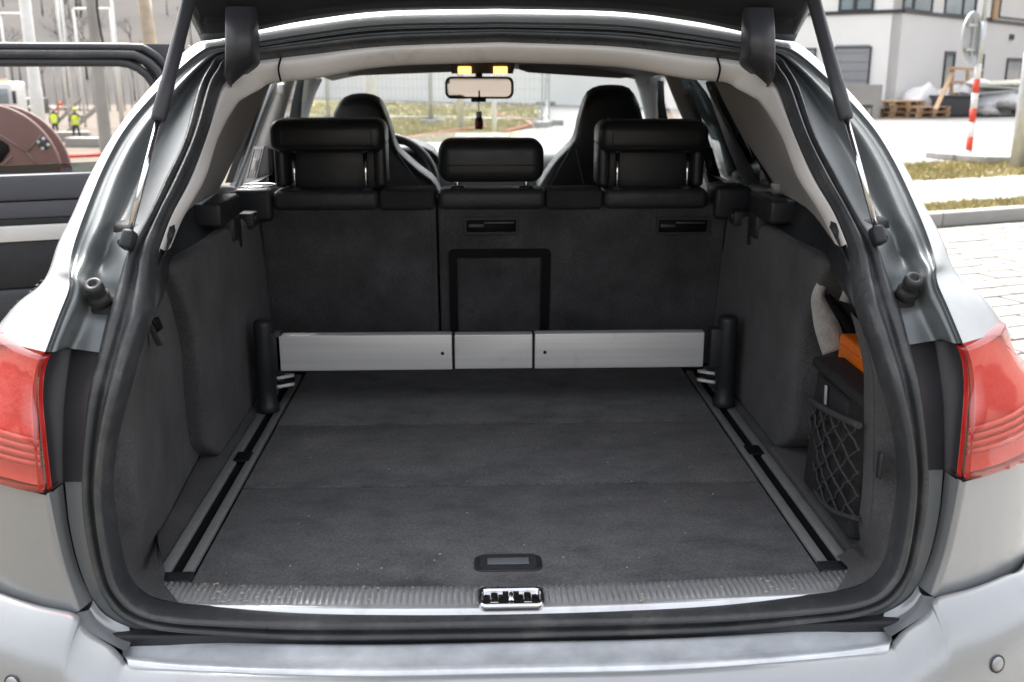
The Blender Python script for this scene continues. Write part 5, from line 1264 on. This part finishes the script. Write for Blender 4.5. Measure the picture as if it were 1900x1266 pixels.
tube('trunk', [(0, 0, -.1), (-.05, 0, 1.5), (-.12, 0, 3.0), (-.2, 0, 4.2)], [.17, .15, .13, .11], LICH, tr_, seg=12)
v, f = tree_mesh(5, 6, 4, .11); pydata('crown', [Vector(p) + Vector((-.2, 0, 2.6)) for p in v], f, BARK, tr_)
# bare trees on the hillside
variants = []
for k in range(4):
    v, f = tree_mesh(40 + k, 9, 5, .14, 3); r = empty('hillside_tree'); tube('trunk', [(0, 0, -.4), (0, 0, 2.4)], [.17, .12], BARK, r, seg=6); pydata('crown', v, f, BARK, r); variants.append(r)
def hill_z(x, y):
    t = (y - 142) / 288; return -4.5 + 62 * max(0, t) ** 1.15 * (.35 + .65 * sm(60, -60, x)) + 2.5 * math.sin(x * .05 + y * .03) * t * 2 + 1.2 * math.sin(x * .13) * t
rnd = random.Random(2); used = [False] * 4
for n_ in range(70):
    y = rnd.uniform(146, 330); az = rnd.uniform(-.50, -.24); x = az * y; k = n_ % 4
    o = variants[k] if not used[k] else copytree(variants[k]); used[k] = True
    o.location = (x, y, hill_z(x, y)); s_ = rnd.uniform(.7, 1.25); o.scale = (s_, s_, s_); o.rotation_euler.z = rnd.uniform(0, 6.28)
    tag(o, 'leafless grey tree growing on the far brown hillside', 'tree', 'bare trees on the hillside')
# white pipe frames at the far edge of the site
def pipeframe(q, y, lab):
    P = [on_y(px, py, y) for px, py in q]; a, b = P[1], P[2]; base = Vector((a.x, y, gz(a.x, y))); r = empty('pipe_frame', base); tag(r, lab, 'frame', 'white pipe frames on the site')
    for nm, p0, p1 in (('post', Vector((a.x, y, gz(a.x, y))), a), ('post', Vector((b.x, y, gz(b.x, y))), b), ('crossbar', a, b)):
        o = tube(nm, [p0, p1], .09, WHP, seg=8); o.parent = r; o.matrix_parent_inverse = Matrix.Translation(-base)
pipeframe([(0, 0), (136, 17), (204, 17), (0, 0)], 70, 'white pipe frame with a crossbar behind the leaning concrete pole')
pipeframe([(0, 0), (98, -60), (106, -60), (0, 0)], 64, 'pair of close white uprights beside the site lamp post')
pipeframe([(0, 0), (0, 26), (56, 26), (0, 0)], 74, 'white pipe frame beyond the truck at the site edge')
pipeframe([(0, 0), (204, -30), (275, -30), (0, 0)], 72, 'tall white pipe frame next to the lichen-covered tree')
# low white fence
for i in range(14):
    p = on_y(100 + 14 * i, 140, 120); b = Vector((p.x, 120, gz(p.x, 120)))
    o = tube('fence_picket', [(0, 0, 0), (0, 0, p.z - b.z + 1.0)], .08, CONC, seg=6); o.location = b; tag(o, 'pale upright of the fence along the foot of the hillside', 'post', 'pale fence uprights below the hill')
# truck
tkp = on_y(0, 225, 60); tz = gz(tkp.x, 60); tk = empty('site_truck', (tkp.x - .2, 60, tz)); tag(tk, 'white truck cab with a dark windscreen on the building site', 'truck')
WPAINT = mat('white_vehicle_paint', (.72, .72, .71), .35, 0, .04, 2, coat=.6)
rbox('cab', (-.2, 1.1, 1.95), (2.4, 2.2, 2.2), .18, WPAINT, tk, seg=3)
rbox('truck_windscreen', (-.2, -.02, 2.25), (2.1, .06, .85), .02, WGL, tk); rbox('grille', (-.2, -.02, 1.35), (1.6, .06, .55), .02, PLASTG, tk); rbox('truck_bumper', (-.2, -.05, .75), (2.4, .3, .4), .05, WPAINT, tk)
for x in (-1.3, .9):
    lathe('truck_wheel', [(.2, -.15), (.48, -.15), (.5, 0), (.48, .15), (.2, .15)], RUB, tk, (x, .9, .5), 20, (1, 0, 0)); rbox('headlight', (x * .85, -.06, .95), (.3, .08, .2), .02, WGL, tk)
rbox('wing_mirror', (1.22, -.1, 2.2), (.22, .12, .75), .04, PLASTG, tk); rbox('beacon_bar', (-.2, .5, 3.12), (1.8, .2, .12), .03, mat('amber_beacon', (.8, .3, .03), .3), tk); rbox('tipper_body', (-.6, 4.6, 1.5), (2.0, 4.4, 1.0), .05, PLASTG, tk)
# parked white car seen through the left quarter opening
wcb = on_y(412, 338, 22.0); wz = gz(wcb.x, wcb.y); wcar = empty('white_hatchback', (wcb.x + .1, wcb.y, wz), R(82)); tag(wcar, 'white hatchback parked beyond the left rear window opening', 'car')
prof_ = [(-1.95, .35), (-1.95, .75), (-1.85, .95), (-1.4, 1.0), (-.9, 1.0), (.5, 1.0), (1.2, .92), (1.85, .75), (2.0, .55), (1.98, .3)]
plate('hatch_body', [Vector((x, -.85, z)) for x, z in prof_], (0, 1.7, 0), WPAINT, wcar, bev=.10, seg=3)
plate('hatch_cabin', [Vector((x, -.70, z)) for x, z in ((-1.85, .98), (-1.6, 1.38), (-1.0, 1.46), (.0, 1.44), (.75, .98))], (0, 1.4, 0), WPAINT, wcar, bev=.06, seg=3)
for s in (1, -1): plate('side_window', [Vector((x, s * .715, z)) for x, z in ((-1.5, 1.02), (-1.4, 1.34), (-.1, 1.38), (.45, 1.02))], (0, -s * .02, 0), WGL, wcar)
plate('hatch_windscreen', [Vector((.09, -.6, 1.40)), Vector((.09, .6, 1.40)), Vector((.72, .66, 1.03)), Vector((.72, -.66, 1.03))], (.03, 0, .03), WGL, wcar)
for x in (-1.25, 1.25):
    for s in (1, -1): lathe('hatch_wheel', [(.15, -.09), (.29, -.10), (.31, 0), (.29, .10), (.15, .09)], RUB, wcar, (x, s * .78, .31), 20, (0, 1, 0)); 
for s in (1, -1): rbox('door_mirror', (.45, s * .92, 1.02), (.12, .18, .12), .04, PLASTG, wcar); rbox('headlamp', (1.88, s * .6, .68), (.14, .3, .14), .04, WGL, wcar)
# slabs, beams and a barrier in the pit
for k, (px, py, sz, rot_, lab) in enumerate(((120, 262, (2.6, .8, .5), (0, 0, .2), 'long concrete block beside the two workers'), (168, 272, (2.2, 1.0, .45), (0, 0, -.1), 'concrete block at the foot of the leaning pole'), (118, 205, (6.0, 1.2, .35), (0, R(3), .1), 'wide concrete slab behind the workers'), (60, 215, (2.0, 1.4, 1.6), (0, 0, .3), 'pale block beside the white truck'), (158, 250, (3.2, .25, .25), (0, R(-38), .1), 'slanting beam propped beside the second worker'), (128, 232, (3.0, .22, .22), (0, R(-42), 0), 'slanting beam propped behind the first worker'))):
    p = on_ground(px, py); o = rbox('concrete_block', (0, 0, 0), sz, .04, CONC, smooth=False); o.location = p + Vector((0, 0, sz[2] / 2 if k < 4 else .9)); o.rotation_euler = rot_; tag(o, lab, 'block')
pa_, pb2 = on_y(108, 291, 24), on_y(200, 287, 24); bb = Vector((pa_.x, pa_.y, gz(pa_.x, pa_.y)))
r = empty('site_barrier', bb); tag(r, 'low red barrier beam across the edge of the site', 'barrier')
def rp(o): o.parent = r; o.matrix_parent_inverse = Matrix.Translation(-bb); return o
rp(tube('barrier_beam', [pa_, pb2], .045, REDP, seg=8))
for p in (pa_, pb2): rp(tube('barrier_leg', [Vector((p.x, p.y, gz(p.x, p.y))), p], .03, WHP, seg=8))
# workers
def person(base, h, joints, rads, bones, m, lab, vest, helmet, face):
    r = empty('person', base); tag(r, lab, 'person')
    me = bpy.data.meshes.new('body'); me.from_pydata([tuple(Vector(j) * h) for j in joints], bones, []); o = bpy.data.objects.new('body', me); COL.objects.link(o); o.parent = r
    o.modifiers.new('skin', 'SKIN'); sv_ = me.skin_vertices[0].data
    for i, rd in enumerate(rads): sv_[i].radius = (rd * h, rd * h * .8)
    sv_[0].use_root = True; s2 = o.modifiers.new('sub', 'SUBSURF'); s2.levels = s2.render_levels = 2
    me.materials.append(m)
    top = Vector(joints[3]) * h; hip = Vector(joints[0]) * h; ch = Vector(joints[2]) * h
    if vest:
        rows = []
        for t_, w_, d_ in ((-.05, .115, .085), (.25, .110, .082), (.6, .125, .090), (.95, .12, .080), (1.12, .07, .055)):
            c = hip.lerp(ch, t_); rows.append([c + Vector((w_ * h * math.cos(a_ / 16 * 6.283), d_ * h * math.sin(a_ / 16 * 6.283), 0)) for a_ in range(16)])
        vo = loft('vest', rows, vest, r, closed=True)
        loft('reflective_band', [[p_ + (p_ - hip.lerp(ch, tt)) * .03 for p_ in [hip.lerp(ch, tt) + Vector((.112 * h * math.cos(a_ / 16 * 6.283), .084 * h * math.sin(a_ / 16 * 6.283), 0)) for a_ in range(16)]] for tt in (.28, .40)], WHP, vo, closed=True)
    hc_ = Vector(joints[4]) * h
    lathe('head', [(.02 * h, -.062 * h), (.042 * h, -.045 * h), (.050 * h, 0), (.046 * h, .035 * h), (.025 * h, .06 * h)], face, r, hc_, 14)
    lathe('helmet', [(.062 * h, .012 * h), (.056 * h, .018 * h), (.053 * h, .045 * h), (.035 * h, .070 * h), (.004 * h, .076 * h)], helmet, r, hc_, 14)
    return r
DARKC = mat('dark_workwear', (.045, .05, .06), .9); HIVIS = mat('hi_vis_yellow', (.70, .80, .05), .7, 0, .1, 8); HIOR = mat('orange_workwear', (.75, .16, .04), .8); BLUEC = mat('blue_workwear', (.10, .10, .38), .8); SKIN = mat('skin', (.50, .32, .24), .6)
bones = [(0, 1), (1, 2), (2, 3), (3, 4), (2, 5), (5, 6), (6, 7), (2, 8), (8, 9), (9, 10), (0, 11), (11, 12), (12, 13), (13, 14), (0, 15), (15, 16), (16, 17), (17, 18)]
stand = [(0, 0, .52), (0, 0, .62), (0, 0, .76), (0, 0, .84), (0, 0, .93), (.10, 0, .79), (.135, 0, .63), (.12, -.05, .48), (-.10, 0, .79), (-.135, 0, .63), (-.12, -.05, .48), (.055, 0, .48), (.06, -.01, .27), (.06, .01, .05), (.06, -.08, .02), (-.055, 0, .48), (-.06, -.01, .27), (-.06, .01, .05), (-.06, -.08, .02)]
reach = [(0, 0, .52), (0, 0, .62), (.01, 0, .76), (.02, 0, .84), (.03, -.01, .93), (.11, 0, .79), (.20, -.08, .72), (.30, -.14, .78), (-.09, 0, .79), (-.14, -.08, .66), (-.08, -.16, .60), (.06, 0, .48), (.09, -.02, .27), (.11, .01, .05), (.12, -.08, .02), (-.055, 0, .48), (-.08, .01, .27), (-.10, .03, .05), (-.10, -.06, .02)]
bent = [(0, 0, .50), (.06, -.02, .57), (.18, -.03, .64), (.24, -.03, .66), (.31, -.03, .67), (.19, -.12, .60), (.22, -.14, .46), (.26, -.12, .34), (.19, .06, .60), (.22, .08, .46), (.26, .05, .34), (.03, -.06, .46), (.03, -.07, .26), (-.01, -.07, .05), (.06, -.07, .02), (.0, .06, .46), (-.04, .07, .26), (-.10, .07, .05), (-.03, .07, .02)]
rads = [.078, .07, .085, .035, .03, .042, .034, .022, .042, .034, .022, .058, .042, .027, .024, .058, .042, .027, .024]
def site(px, y): p = on_y(px, 250, y); return Vector((p.x, y, gz(p.x, y)))
person(site(104, 57), 1.78, stand, rads, bones, DARKC, 'person in yellow hi-vis vest standing still with arms hanging', HIVIS, WHP, SKIN)
person(site(142, 55), 1.82, reach, rads, bones, DARKC, 'person in yellow hi-vis vest reaching out towards the slanting beam', HIVIS, HIVIS, SKIN)
pp_ = on_y(107, 190, 110); person(Vector((pp_.x, 110, gz(pp_.x, 110))), 1.8, bent, rads, bones, HIOR, 'person in orange workwear bending forward on the far slope', None, BLUEC, SKIN)
person(site(62, 59), 1.76, stand, rads, bones, DARKC, 'person in yellow hi-vis vest half hidden by the site lamp post', HIVIS, WHP, SKIN)
